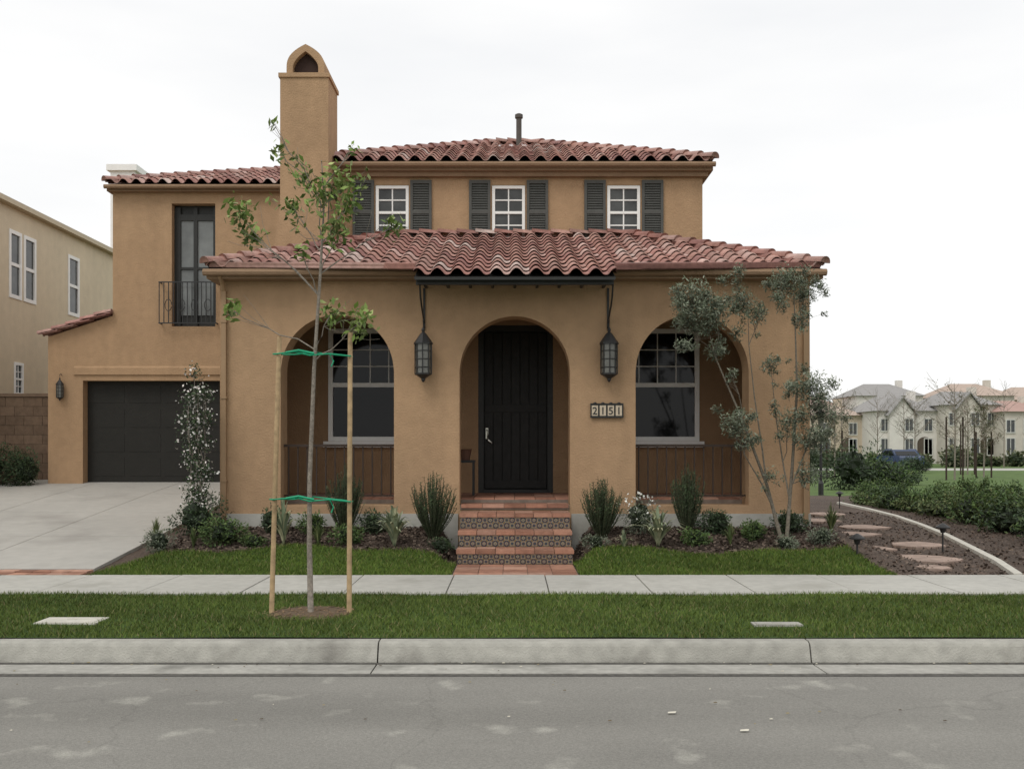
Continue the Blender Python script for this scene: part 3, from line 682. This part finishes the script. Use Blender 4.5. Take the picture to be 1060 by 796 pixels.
GRS=[(.10,.13,.045),(.15,.17,.07),(.07,.10,.035)]
upright(-1.13,13.75,.66,1.0,'tall dark rosemary-like shrub beside the steps'); upright(1.20,13.78,.60,.92,'tall dark rosemary-like shrub beside the steps')
upright(-2.38,13.95,.55,1.05,'tall dark upright shrub before the porch arch'); upright(2.42,13.95,.48,1.05,'slender dark upright shrub before the porch arch')
spiky(-1.62,13.36,.95,.56,'large pale striped spiky agave in the bed',AG,56,.028); spiky(-3.12,13.42,.55,.64,'yellow-green spiky plant by the tree stakes',AG,32,.024)
spiky(1.92,13.36,.95,.54,'large pale striped spiky agave in the bed',AG,56,.028); spiky(-4.95,13.75,.5,.42,'grassy tuft beside the driveway',GRS,50,.008)
spiky(4.42,13.9,.6,.45,'grassy tuft at the corner of the porch',GRS,60,.009); spiky(2.9,13.4,.45,.32,'grassy tuft at the lawn edge',GRS,40,.01)
spiky(-2.65,13.4,.45,.34,'grassy tuft at the lawn edge',GRS,40,.01); spiky(1.45,13.25,.4,.26,'small pale spiky plant at the lawn edge',AG,26,.016); spiky(-4.3,13.3,.4,.3,'grassy tuft at the lawn edge',GRS,40,.01)
shrub(-3.92,13.42,.66,.42,'rounded bright green shrub at the lawn edge',n=1800); shrub(-4.45,13.9,.8,.6,'mixed green shrub by the driveway',G2,1700)
shrub(-4.72,13.2,.45,.34,'low grey-green shrub by the driveway',GO,900,.035)
shrub(-3.42,13.98,.5,.42,'low dark green shrub beneath the arch',G2,1100); shrub(-2.82,13.98,.45,.34,'low green shrub beneath the arch',G1,1000)
shrub(-2.25,13.45,.5,.30,'low green shrub beneath the arch',G1,1000); shrub(-2.0,13.98,.4,.34,'low dark shrub in the bed',G2,900)
shrub(-1.0,13.3,.36,.22,'low ground-hugging plant beside the steps',G2,700,.035); shrub(1.08,13.3,.38,.22,'low ground-hugging plant beside the steps',GO,700,.03)
WF=[(.65,.65,.6)]
shrub(1.75,13.98,.65,.55,'grey-green shrub with white flowers',GO,1500,.035,flowers=WF)
shrub(2.45,13.42,.42,.26,'low green shrub in the bed',G1,900); shrub(2.85,13.95,.55,.40,'low dark shrub beneath the arch',G2,1200)
shrub(3.3,13.65,.48,.30,'low green shrub in the bed',G1,1000); shrub(3.85,13.98,.6,.38,'low dark shrub beneath the olive tree',G2,1200); shrub(4.15,13.45,.45,.26,'low grey-green shrub beneath the olive tree',GO,900,.035)
shrub(-3.5,13.34,.38,.2,'low ground-hugging plant at the lawn edge',G1,800,.035); shrub(3.6,13.28,.38,.2,'low ground-hugging plant at the lawn edge',GO,700,.03)
shrub(-10.8,20.3,1.4,1.1,'dense dark green bush beside the driveway',G2,4400,.06,group='bushes by the garden wall'); shrub(-9.95,20.35,.8,.8,'dense dark green bush by the garage',G2,2400,.055,group='bushes by the garden wall')
shrub(-11.9,19.6,1.3,1.1,'dense dark green bush beside the driveway',G2,3600,.06,group='bushes by the garden wall')
def limb(b,p0,p1,r0,r1,n=5,wob=.06,col=(.5,.5,.5)):
    p0=Vector(p0);p1=Vector(p1);pts=[];L=(p1-p0).length
    for i in range(n+1):
        t=i/n; k=math.sin(math.pi*t)*wob*L
        pts.append(p0.lerp(p1,t)+Vector((random.gauss(0,.5)*k,random.gauss(0,.5)*k,random.gauss(0,.3)*k)))
    b.tube(pts,[r0+(r1-r0)*i/n for i in range(n+1)],5); return pts
TX,TY=-1.9,9.2
T=empty('young_street_tree',(TX,TY,.17),'slender young tree with sparse leaves staked in the verge','tree')
tb=B(); trunk=[(-1.90,9.2,.15),(-1.91,9.19,.8),(-1.91,9.2,1.4),(-1.87,9.21,2.44),(-1.81,9.2,3.33),(-1.78,9.22,3.95),(-1.80,9.2,4.35)]
tb.tube(trunk,[.029,.024,.021,.018,.013,.008,.004],8)
cb=B()
def near(z):
    for i in range(len(trunk)-1):
        if trunk[i][2]<=z<=trunk[i+1][2]:
            t=(z-trunk[i][2])/(trunk[i+1][2]-trunk[i][2]); return Vector(trunk[i]).lerp(Vector(trunk[i+1]),t)
    return Vector(trunk[-1])
P=[(-2.53,9.1,3.82,.17,120,3.1),(-2.45,9.25,3.66,.12,60,3.1),(-1.64,9.25,4.12,.20,170,3.7),(-1.80,9.1,3.98,.14,80,3.6),(-1.64,9.05,3.68,.19,130,3.3),(-1.15,9.3,3.77,.12,60,3.3),
   (-2.62,9.15,2.97,.10,46,2.6),(-2.18,9.2,4.44,.09,30,3.9),(-2.22,9.1,4.66,.06,14,4.0),(-1.44,9.15,2.84,.16,110,2.5),(-1.72,9.3,2.95,.14,70,2.6),(-1.51,9.2,4.45,.06,16,4.1),
   (-2.1,9.4,3.95,.11,44,3.5),(-1.95,9.0,3.45,.08,24,3.1),(-1.52,9.1,3.92,.12,60,3.6),(-2.0,9.2,4.2,.09,26,3.9)]
for x,y,z,r,nl,zs in P:
    pts=limb(tb,near(zs),(x,y,z),.007,.003,5,.10)
    for k in range(3):
        e=Vector((x+random.gauss(0,r*.7),y+random.gauss(0,r*.7),z+random.gauss(0,r*.7))); limb(tb,pts[3],e,.003,.0012,3,.1)
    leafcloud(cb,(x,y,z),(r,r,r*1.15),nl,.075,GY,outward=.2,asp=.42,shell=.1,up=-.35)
for k in range(7):
    z=random.uniform(2.8,4.1); a=random.uniform(0,6.28); p=near(z); L=random.uniform(.3,.5)
    pts=limb(tb,p,(p.x+L*math.cos(a),p.y+.6*L*math.sin(a),p.z+L*.85),.004,.0012,5,.12)
    for q in pts[2:]: leafcloud(cb,q,(.05,.05,.05),4,.065,GY,outward=.2,asp=.42,shell=.1,up=-.3)
obj(tb,'trunk',BARK,T,smooth=True); obj(cb,'crown',LEAF,T)
b=B(); 
for k in range(260):
    a=random.uniform(0,6.28); r=random.random()**.5*.42; x=TX+r*math.cos(a); y=TY+r*.8*math.sin(a); s=random.uniform(.01,.03); t=random.uniform(0,3)
    b.add([(x-s,y,.182),(x,y-s*.6,.186),(x+s*math.cos(t),y+s*math.sin(t),.192)],[(0,1,2)],shade((.18,.12,.07),random.uniform(.5,1.5)))
b.lathe(TX,TY,[(.40,.160),(.36,.178),(.1,.183)],16,(.12,.085,.055))
obj(b,'tree_mulch',CHIP,kind='stuff',label='ring of bark mulch round the young tree',cat='mulch')
for sx,tp,ln in ((-2.265,2.72,.075),(-1.545,2.76,.01)):
    b=B(); b.tube([(sx,9.2,.05),(sx+ln*.5,9.2,1.4),(sx+ln,9.2,tp)],[.024,.023,.022],10)
    obj(b,'wooden_tree_stake',STAKE,label='round wooden tree stake leaning slightly in the verge' if ln>.05 else 'round upright wooden tree stake in the verge',cat='stake',group='stakes supporting the young tree',loc=(sx,9.2,.17),smooth=True)
for z,o0 in ((2.56,.04),(1.22,.01)):
    b=B(); b.tube([(-2.24+o0,9.165,z),(-2.05,9.16,z+.02),(-1.9,9.15,z-.015),(-1.72,9.16,z+.0),(-1.53,9.165,z-.02),(-1.515,9.22,z-.02),(-1.70,9.24,z),(-1.88,9.24,z+.02),(-2.06,9.235,z),(-2.25+o0,9.228,z),(-2.285+o0,9.19,z),(-2.24+o0,9.165,z)],.007,5)
    b.tube([(-1.72,9.16,z),(-1.68,9.15,z-.07),(-1.70,9.14,z-.12)],.006,5); b.tube([(-2.12,9.16,z+.01),(-2.0,9.15,z+.03),(-1.86,9.15,z+.0)],.012,5)
    obj(b,'tree_tie',TIE,label='green plastic tie holding the tree to stakes',cat='tree tie',group='green tree ties',loc=(-1.9,9.2,z))
# olive tree
O=empty('olive_tree',(3.62,13.65,.5),'multi-stemmed olive tree with grey-green foliage clumps','tree')
tb=B();cb=B()
stems=[[(3.66,13.65,.40),(3.45,13.65,1.2),(3.1,13.62,2.1),(2.75,13.6,2.9),(2.55,13.55,3.6)],
       [(3.45,13.65,1.2),(3.40,13.7,1.7),(3.30,13.72,2.4),(3.22,13.7,3.1),(3.2,13.7,3.8)],
       [(3.72,13.64,.40),(3.80,13.65,1.4),(3.86,13.62,2.5),(3.83,13.6,3.3),(3.80,13.6,4.05)],
       [(3.80,13.64,1.2),(3.95,13.6,1.6),(4.05,13.55,2.0),(4.1,13.5,2.5)],
       [(3.55,13.64,.85),(3.35,13.5,1.2),(3.1,13.45,1.6),(2.95,13.42,2.0)],
       [(3.76,13.64,1.0),(3.70,13.75,1.5),(3.62,13.8,2.1),(3.55,13.8,2.8)]]
for i,s in enumerate(stems):
    r0=.028 if i in (0,2) else .014
    tb.tube(s,[r0-(r0-.004)*i2/(len(s)-1) for i2 in range(len(s))],7)
OP=[(2.45,13.6,3.74,.28,2300,0),(2.68,13.5,3.50,.27,2000,0),(2.40,13.6,3.42,.20,1000,0),(2.74,13.6,3.02,.16,480,0),(2.97,13.6,2.70,.10,120,0),(3.10,13.7,3.70,.22,1100,1),(3.30,13.6,3.50,.16,480,1),
    (3.70,13.6,3.96,.25,1500,2),(3.96,13.6,3.80,.20,900,2),(3.88,13.55,3.46,.14,360,2),(3.5,13.7,2.83,.14,340,5),(4.02,13.5,2.5,.26,1800,3),(4.14,13.5,2.2,.22,1100,3),
    (2.95,13.4,2.02,.21,1100,4),(3.15,13.5,1.80,.15,400,4),(3.74,13.5,2.05,.21,1000,5),(4.04,13.5,1.78,.22,1000,3),(3.45,13.5,1.32,.12,200,4),(3.98,13.5,1.30,.18,520,3)]
for x,y,z,r,nl,si in OP:
    st=stems[si]; q=min(st,key=lambda p:(p[0]-x)**2+(p[2]-(z-.25))**2)
    pts=limb(tb,q,(x,y,z),.007,.003,4,.1)
    for k in range(7):
        e=Vector((x+random.gauss(0,r*.75),y+random.gauss(0,r*.75),z+random.gauss(0,r*.75))); limb(tb,pts[2],e,.0025,.0012,3,.12)
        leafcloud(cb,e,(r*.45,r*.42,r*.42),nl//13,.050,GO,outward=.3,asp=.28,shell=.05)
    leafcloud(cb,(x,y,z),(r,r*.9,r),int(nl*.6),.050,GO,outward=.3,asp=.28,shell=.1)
obj(tb,'trunk',BARKO,O,smooth=True); obj(cb,'crown',LEAF,O)
F_=empty('flowering_tree',(-4.46,14.0,.4),'small white-blossomed tree beside the driveway','tree')
tb=B();cb=B()
for k in range(6):
    a=k*1.05; top=(-4.48+.13*math.cos(a),14.0+.15*math.sin(a),random.uniform(2.0,2.75)); pts=limb(tb,(-4.42,14.0,.3),top,.012,.004,6,.06)
    for q in pts[2:]:
        leafcloud(cb,q,(.16,.15,.17),90,.045,G2,outward=.3,shell=.1,asp=.45); leafcloud(cb,q,(.18,.17,.2),22,.035,[(.72,.70,.66),(.6,.55,.52)],outward=.4,asp=.9,shell=.2)
obj(tb,'trunk',BARK,F_); obj(cb,'crown',LEAF,F_)
# hedge
b=B()
for k in range(30):
    t=k/29; x=8.95+1.1*t+random.uniform(-.45,.5); y=15.8+12.5*t; z=.14; w=random.uniform(.45,.85); ht=(.90-.42*t)*random.uniform(.6,1.12)
    core(b,(x,y,z+ht*.34),(w*.55,w*.5,ht*.30)); leafcloud(b,(x,y,z+ht*.45),(w,w*.9,ht*.6),760,.085,(G1,G2,G1,GRS)[k%4],zmin=z,outward=.35,shell=.15)
    for m in range(4):
        leafcloud(b,(x+random.uniform(-.5,.5)*w,y,z+ht*random.uniform(.8,1.12)),(.12,.12,.16),50,.07,G1,outward=.3,shell=.1,up=.4)
for k in range(22):
    x=random.uniform(10.0,13.5); y=random.uniform(16.5,24); ht=min(.85,1.42-.040*y)*random.uniform(.6,1.1); w=random.uniform(.5,1.05)
    core(b,(x,y,.14+ht*.34),(w*.55,w*.5,ht*.3)); leafcloud(b,(x,y,.14+ht*.45),(w,w*.9,ht*.6),650,.095,random.choice([G1,G2,G1]),zmin=.14,outward=.35,shell=.15)
obj(b,'hedge',LEAF,label='long loose green hedge beside the mulch bed',cat='hedge',loc=(9.5,22,.14))
pts=[(6.0,11.88),(6.45,13.3),(6.95,15.2),(7.5,17.3),(8.0,19.6),(8.45,22),(8.75,24.6),(9.0,28)]
b=B(); vs=[]
sp=[]
for i in range(len(pts)-1):
    for k in range(6):
        t=k/6; sp.append((pts[i][0]+(pts[i+1][0]-pts[i][0])*t,pts[i][1]+(pts[i+1][1]-pts[i][1])*t))
n=len(sp)
for x,y in sp: vs+=[(x-.06,y,.10),(x-.05,y,.195),(x+.05,y,.20),(x+.06,y,.10)]
b.add(vs,[(4*i+k,4*i+k+1,4*i+5+k,4*i+4+k) for i in range(n-1) for k in range(3)]+[(0,1,2,3)])
obj(b,'garden_edging',CHALK,kind='structure')
for (x,y,rx,ry) in ((5.72,13.75,.46,.52),(5.35,12.75,.24,.26),(5.35,15.2,.40,.45),(6.35,15.7,.42,.52),(5.95,17.6,.5,.55),(6.75,19.2,.45,.6),(6.35,21.0,.45,.55),(7.25,22.9,.45,.55)):
    b=B(); n=8; ph=random.uniform(0,1); ring=[(x+rx*(1+random.uniform(-.25,.15))*math.cos(2*math.pi*(k+ph+random.uniform(-.25,.25))/n),y+ry*(1+random.uniform(-.25,.15))*math.sin(2*math.pi*(k+ph+random.uniform(-.2,.2))/n)) for k in range(n)]
    b.add([(a,c,.12) for a,c in ring]+[(a,c,.175) for a,c in ring],[tuple(range(n,2*n))]+[(k,(k+1)%n,n+(k+1)%n,n+k) for k in range(n)])
    obj(b,'flagstone',STONE,label='flat irregular brown stepping stone set in mulch',cat='stepping stone',group='stepping stones along the side path',loc=(x,y,.15))
n=26000; px=rng.uniform(-4.7,11,n); py=np.where(px>4.5,11.9+12*rng.random(n)**1.4,12.9+1.5*rng.random(n)); keep=(abs(px)>.85); px,py=px[keep],py[keep]; n=len(px)
pz=np.array([h(x,y) for x,y in zip(px,py)])+.006+.014*rng.random(n)
a=rng.random(n)*6.28; s=.008+.016*rng.random(n); c0=np.stack([px,py,pz],1); d1=np.stack([np.cos(a)*s,np.sin(a)*s,rng.normal(0,.3,n)*s],1); d2=np.stack([-np.sin(a)*s*.5,np.cos(a)*s*.5,rng.normal(0,.4,n)*s],1)
V=np.stack([c0-d1-d2,c0+d1-d2,c0+d1+d2,c0-d1+d2],1).reshape(-1,3); F=np.arange(4*n).reshape(-1,4); C=np.array([[.125,.09,.07],[.085,.062,.048],[.17,.13,.10],[.06,.045,.036]])[rng.integers(0,4,n)]
raw(V,F,C,'mulch_chips',CHIP,kind='stuff',label='brown bark mulch over the planting beds',cat='mulch')
for x,y in ((6.32,14.7),(8.35,25.5),(4.45,12.95)):
    E=empty('path_light',(x,y,.15),'short black mushroom-topped garden path light','garden light','path lights in the garden')
    b=B(); b.tube([(x,y,.12),(x,y,.52)],.013,8); obj(b,'post',BLACK,E)
    b=B(); b.lathe(x,y,[(.03,.44),(.045,.50),(.10,.51),(.10,.525),(.05,.56),(.012,.58)],14); obj(b,'lamp_shade',BLACK,E)
for x,y,w,d in ((-3.92,8.78,.27,.15),(2.25,8.62,.21,.075)):
    b=B(); b.box(x-w,x+w,y-d,y+d,.1,.178); b.box(x-w+.03,x+w-.03,y-d+.02,y+d-.02,.178,.182); b.box(x-.04,x+.04,y-.008,y+.008,.182,.186)
    obj(b,'utility_cover',CURB if x>0 else CHALK,label='rectangular concrete utility cover set flush in the verge',cat='utility cover',group='utility covers in the verge',loc=(x,y,.17))
# ================================================================ distance
def far_house(x,y,w,d,hw,rise,wc,rc,label,gable=True):
    E=empty('distant_house',(x,y,.12),label,'house','houses across the park')
    b=B(); b.box(x-w/2,x+w/2,y,y+d,.1,hw,wc)
    if gable: b.add([(x-w*.32,y-.6,.1),(x+w*.1,y-.6,.1),(x+w*.1,y-.6,hw-.3),(x-w*.11,y-.6,hw+rise*.75),(x-w*.32,y-.6,hw-.3),(x-w*.32,y,.1),(x+w*.1,y,.1),(x+w*.1,y,hw-.3),(x-w*.32,y,hw-.3)],[(0,1,2,3,4),(0,4,8,5),(1,2,7,6)],wc)
    obj(b,'wall',FARM,E)
    b=B(); o=.35
    b.add([(x-w/2-o,y-o,hw),(x+w/2+o,y-o,hw),(x+w/2+o,y+d+o,hw),(x-w/2-o,y+d+o,hw),(x-w*.2,y+d*.5,hw+rise),(x+w*.2,y+d*.5,hw+rise)],[(0,1,5,4),(1,2,5),(2,3,4,5),(3,0,4),(0,3,2,1)],rc)
    if gable:
        for s,xe in ((-1,x-w*.32-.3),(1,x+w*.1+.3)):
            b.add([(xe,y-.9,hw-.45),(x-w*.11,y-.9,hw+rise*.75+.1),(x-w*.11,y+d*.4,hw+rise*.75+.1),(xe,y+d*.2,hw-.45),(xe,y-.9,hw-.60),(x-w*.11,y-.9,hw+rise*.75-.05)],[(0,1,2,3),(0,1,5,4)],rc)
    b.box(x+w*.28,x+w*.28+.7,y+d*.4,y+d*.4+.7,hw,hw+rise+.4,wc)
    obj(b,'roof',FARM,E)
    yy=y-.02
    for k in range(3):
        xx=x-w*.36+k*w*.36; y2=(y-.62) if (gable and -w*.32<xx-x<w*.1) else yy
        for z0,z1 in ((hw-1.9,hw-.8),(1.0,2.5)):
            q=B(); q.box(xx-.36,xx+.36,y2-.03,y2,z0,z1,(.09,.095,.10)); wn=obj(q,'window',FARM,E)
            q=B(); q.box(xx-.44,xx-.36,y2-.06,y2,z0,z1,(.6,.6,.56)); q.box(xx+.36,xx+.44,y2-.06,y2,z0,z1,(.6,.6,.56)); q.box(xx-.44,xx+.44,y2-.06,y2,z1,z1+.1,(.6,.6,.56)); q.box(xx-.44,xx+.44,y2-.06,y2,z0-.1,z0,(.6,.6,.56)); q.box(xx-.03,xx+.03,y2-.05,y2-.03,z0,z1,(.6,.6,.56)); obj(q,'frame',FARM,wn)
    q=B(); cx=x+w*.30; q.extrude_y([(cx-.7,.15),(cx+.7,.15)]+[(cx+.7*math.cos(math.pi*k/8),2.1+.6*math.sin(math.pi*k/8)) for k in range(9)],yy-.03,yy,(.10,.08,.06)); obj(q,'door',FARM,E)
W1=(.60,.56,.49);W2=(.52,.44,.34);W3=(.68,.65,.60);RG=(.30,.29,.28);RR=(.42,.28,.24);RT=(.44,.35,.29)
far_house(31.5,100,7.5,9,4.9,1.4,W2,RT,'distant tan house with a light clay roof',False)
far_house(38.0,96,5.8,9,5.2,1.7,W3,RG,'distant pale gabled house with grey roof')
far_house(43.4,94,5.0,9,5.7,1.5,W1,RG,'distant cream gabled house with grey roof')
far_house(47.6,92,4.4,9,5.0,1.2,W1,RR,'distant cream house with pinkish tile roof',False)
far_house(52.3,88,6,10,5.9,1.4,W3,RT,'distant white two-storey house with tan roof')
far_house(24.5,112,8,9,4.3,1.6,W1,RG,'distant cream house with grey roof',True)
far_house(60,90,8,10,5.9,1.5,W2,RR,'distant tan house with pinkish tile roof',True)
far_house(36.5,122,8,9,6.6,1.6,W1,RR,'distant cream house with pinkish roof further back',False)
far_house(45.5,120,8,9,7.9,1.7,W3,RG,'distant pale house standing further back',False)
far_house(55.5,118,8,9,7.8,1.7,W1,RT,'distant cream house standing further back',False)
far_house(64.0,120,8,9,7.4,1.8,W2,RT,'distant tan house standing further back',False)
b=B(); b.add([(10,68,.119),(200,68,.119),(200,75,.119),(10,75,.119)],[(0,1,2,3)]); obj(b,'far_road',CONC,kind='structure')
b=B()
for k in range(52):
    x=14+k*1.25; y=84+random.uniform(-5,3); r=random.uniform(.5,1.2); core(b,(x,y,.1+r*.6),(r,r,r*.7),(.03,.045,.02)); leafcloud(b,(x,y,.1+r*.7),(r*1.3,r,r*.9),240,.3,[(.09,.11,.05),(.07,.085,.04),(.14,.14,.08)],zmin=.1,asp=.6)
obj(b,'distant_shrubbery',LEAF,kind='stuff',label='low distant shrubbery in front of the houses',cat='shrubs')
for (x,y,w,ht,pal) in ((12.6,37,2.4,1.9,G2),(14.4,39,2.6,1.4,G1),(13.0,45,2.6,2.5,G2),(16.4,42,2.2,1.0,G2),(25.0,62,2.2,1.1,G2)):
    shrub(x,y,w,ht,'large dark green bush at the edge of the park',pal,2000,.13,name='bush',group='bushes along the park edge',zb=.12,cat='bush')
def bare(x,y,ht,label,lv=80,stk=True):
    E=empty('staked_young_tree' if stk else 'bare_tree',(x,y,.12),label,'tree','young trees in the park')
    tb=B();cb=B(); tr=[(x,y,.1),(x+.03,y,ht*.5),(x-.02,y,ht)]; tb.tube(tr,[.05,.035,.012],6)
    for k in range(26):
        z=ht*random.uniform(.35,.95); a=random.uniform(0,6.28); L=ht*.28*random.uniform(.5,1); pts=limb(tb,(x,y,z),(x+L*math.cos(a),y+L*math.sin(a),z+L*.8),.016,.006,4,.1)
        for m in range(2):
            q=pts[2+m]; a2=a+random.uniform(-1,1); limb(tb,q,(q.x+.4*L*math.cos(a2),q.y+.4*L*math.sin(a2),q.z+.4*L),.008,.004,3,.1)
        for q in pts[1:]: leafcloud(cb,q,(.2,.2,.2),max(1,lv//12),.09,[(.12,.12,.06),(.14,.10,.06),(.08,.1,.04)],outward=.2,shell=.1)
    obj(tb,'trunk',BARK,E); obj(cb,'crown',LEAF,E)
    if stk:
        for s in (-.4,.4):
            b=B(); b.tube([(x+s,y,.1),(x+s,y,ht*.66)],.045,8); obj(b,'stake',PLANK,E)
bare(21.3,48,4.8,'bare young tree tied to two wooden stakes',50); bare(16.8,52,3.9,'small leafy young tree with stakes',160); bare(26.5,58,4.6,'bare young tree tied to two wooden stakes',30)
bare(24.6,52,3.8,'small leafy young tree with stakes',220)
for x,y,ht,lv in ((35,77,5.4,20),(19.8,60,4.6,70),(24.5,79,6.2,20),(28.2,77,5.8,30),(31.5,78,5.2,90),(38.5,78,6.2,20),(42,78,6.6,30),(22.0,78,7.0,60),(45.5,84,6.0,90),(33.8,86,6.4,25)):
    bare(x,y,ht,'thin leafless tree in front of the distant houses',lv,False)
E=empty('street_lamp',(10.2,33,.12),'black lantern-topped lamp post beside the hedge','street lamp')
b=B(); b.lathe(10.2,33,[(.09,.1),(.09,.5),(.05,.6),(.04,2.35),(.07,2.4)],10); obj(b,'post',BLACK,E)
b=B(); b.lathe(10.2,33,[(.08,2.4),(.13,2.75),(.13,2.76)],6); LA=obj(b,'lamp_glass',LGLASS,E)
b=B(); b.lathe(10.2,33,[(.17,2.76),(.05,2.92),(.015,3.0)],6); obj(b,'lamp_cap',BLACK,E)
cxx,cyy=27.6,71
E=empty('parked_car',(cxx,cyy,.12),'dark blue saloon car parked beyond the park lawn','car')
xfc=lambda a,c,z:(cxx+c,cyy+a,z)
b=B(xfc); side=[(-2.2,.35),(2.2,.35),(2.25,.75),(1.9,.92),(1.1,.98),(.55,1.40),(-.75,1.42),(-1.4,1.0),(-2.15,.9),(-2.25,.6)]
b.extrude_y([(a,c+.12) for a,c in side],-.85,.85); obj(b,'body',CARP,E,bevel=.06)
b=B(xfc); b.add([(-.80,-.70,1.50),(-.80,.70,1.50),(-1.42,.75,1.14),(-1.42,-.75,1.14)],[(0,1,2,3)]); obj(b,'rear_window',GLASS,E)
b=B(xfc); b.extrude_y([(1.0,1.12),(.52,1.46),(-.08,1.47),(-.08,1.12)],-.865,.865); b.extrude_y([(-.16,1.12),(-.16,1.47),(-.72,1.47),(-1.22,1.12)],-.865,.865); obj(b,'side_window',GLASS,E)
for sx in (-1.4,1.4):
    for sy in (-.88,.70):
        b=B(xfc); b.tube([(sx,sy,.44),(sx,sy+.18,.44)],.32,16); wh=obj(b,'wheel',RUB,E)
        b=B(xfc); b.tube([(sx,sy-.01,.44),(sx,sy+.19,.44)],.19,12); obj(b,'rim',METAL,wh)
# ================================================================ light, sky, camera
W=bpy.data.worlds.new('World'); S.world=W; W.use_nodes=True; N=W.node_tree.nodes; L=W.node_tree.links
sun=Vector((-.35,-.55,.85)).normalized()
sky=N.new('ShaderNodeTexSky'); sky.sky_type='NISHITA'; sky.sun_disc=False; sky.sun_elevation=math.asin(sun.z); sky.sun_rotation=math.atan2(sun.x,sun.y)
sc=N.new('ShaderNodeVectorMath'); sc.operation='SCALE'; sc.inputs['Scale'].default_value=.1; L.new(sky.outputs[0],sc.inputs[0])
tc=N.new('ShaderNodeTexCoord'); mp=N.new('ShaderNodeMapping'); mp.inputs['Scale'].default_value=(1,1,4); L.new(tc.outputs['Generated'],mp.inputs['Vector'])
nz=N.new('ShaderNodeTexNoise'); nz.inputs['Scale'].default_value=1.6; nz.inputs['Detail'].default_value=5; L.new(mp.outputs[0],nz.inputs['Vector'])
cr=N.new('ShaderNodeValToRGB'); cr.color_ramp.elements[0].position=.30; cr.color_ramp.elements[0].color=(.85,.86,.875,1); cr.color_ramp.elements[1].position=.58; cr.color_ramp.elements[1].color=(.985,.98,.97,1)
L.new(nz.outputs['Fac'],cr.inputs[0])
mx=N.new('ShaderNodeMix'); mx.data_type='RGBA'; mx.inputs['Factor'].default_value=.94; L.new(sc.outputs[0],mx.inputs['A']); L.new(cr.outputs[0],mx.inputs['B'])
L.new(mx.outputs['Result'],N['Background'].inputs['Color']); N['Background'].inputs['Strength'].default_value=1.08
ld=bpy.data.lights.new('sun','SUN'); ld.energy=1.2; ld.angle=math.radians(25); ld.color=(1,.97,.92)
lo=bpy.data.objects.new('sun',ld); COL.objects.link(lo); lo.rotation_euler=(-sun).to_track_quat('-Z','Y').to_euler(); lo.location=(-5,-5,20)
cd=bpy.data.cameras.new('camera'); cd.sensor_width=36; cd.lens=35; cd.shift_y=.0613; cd.clip_end=2000
co=bpy.data.objects.new('camera',cd); COL.objects.link(co); co.location=(-.04,0,1.7); co.rotation_euler=(math.pi/2,0,0); S.camera=co
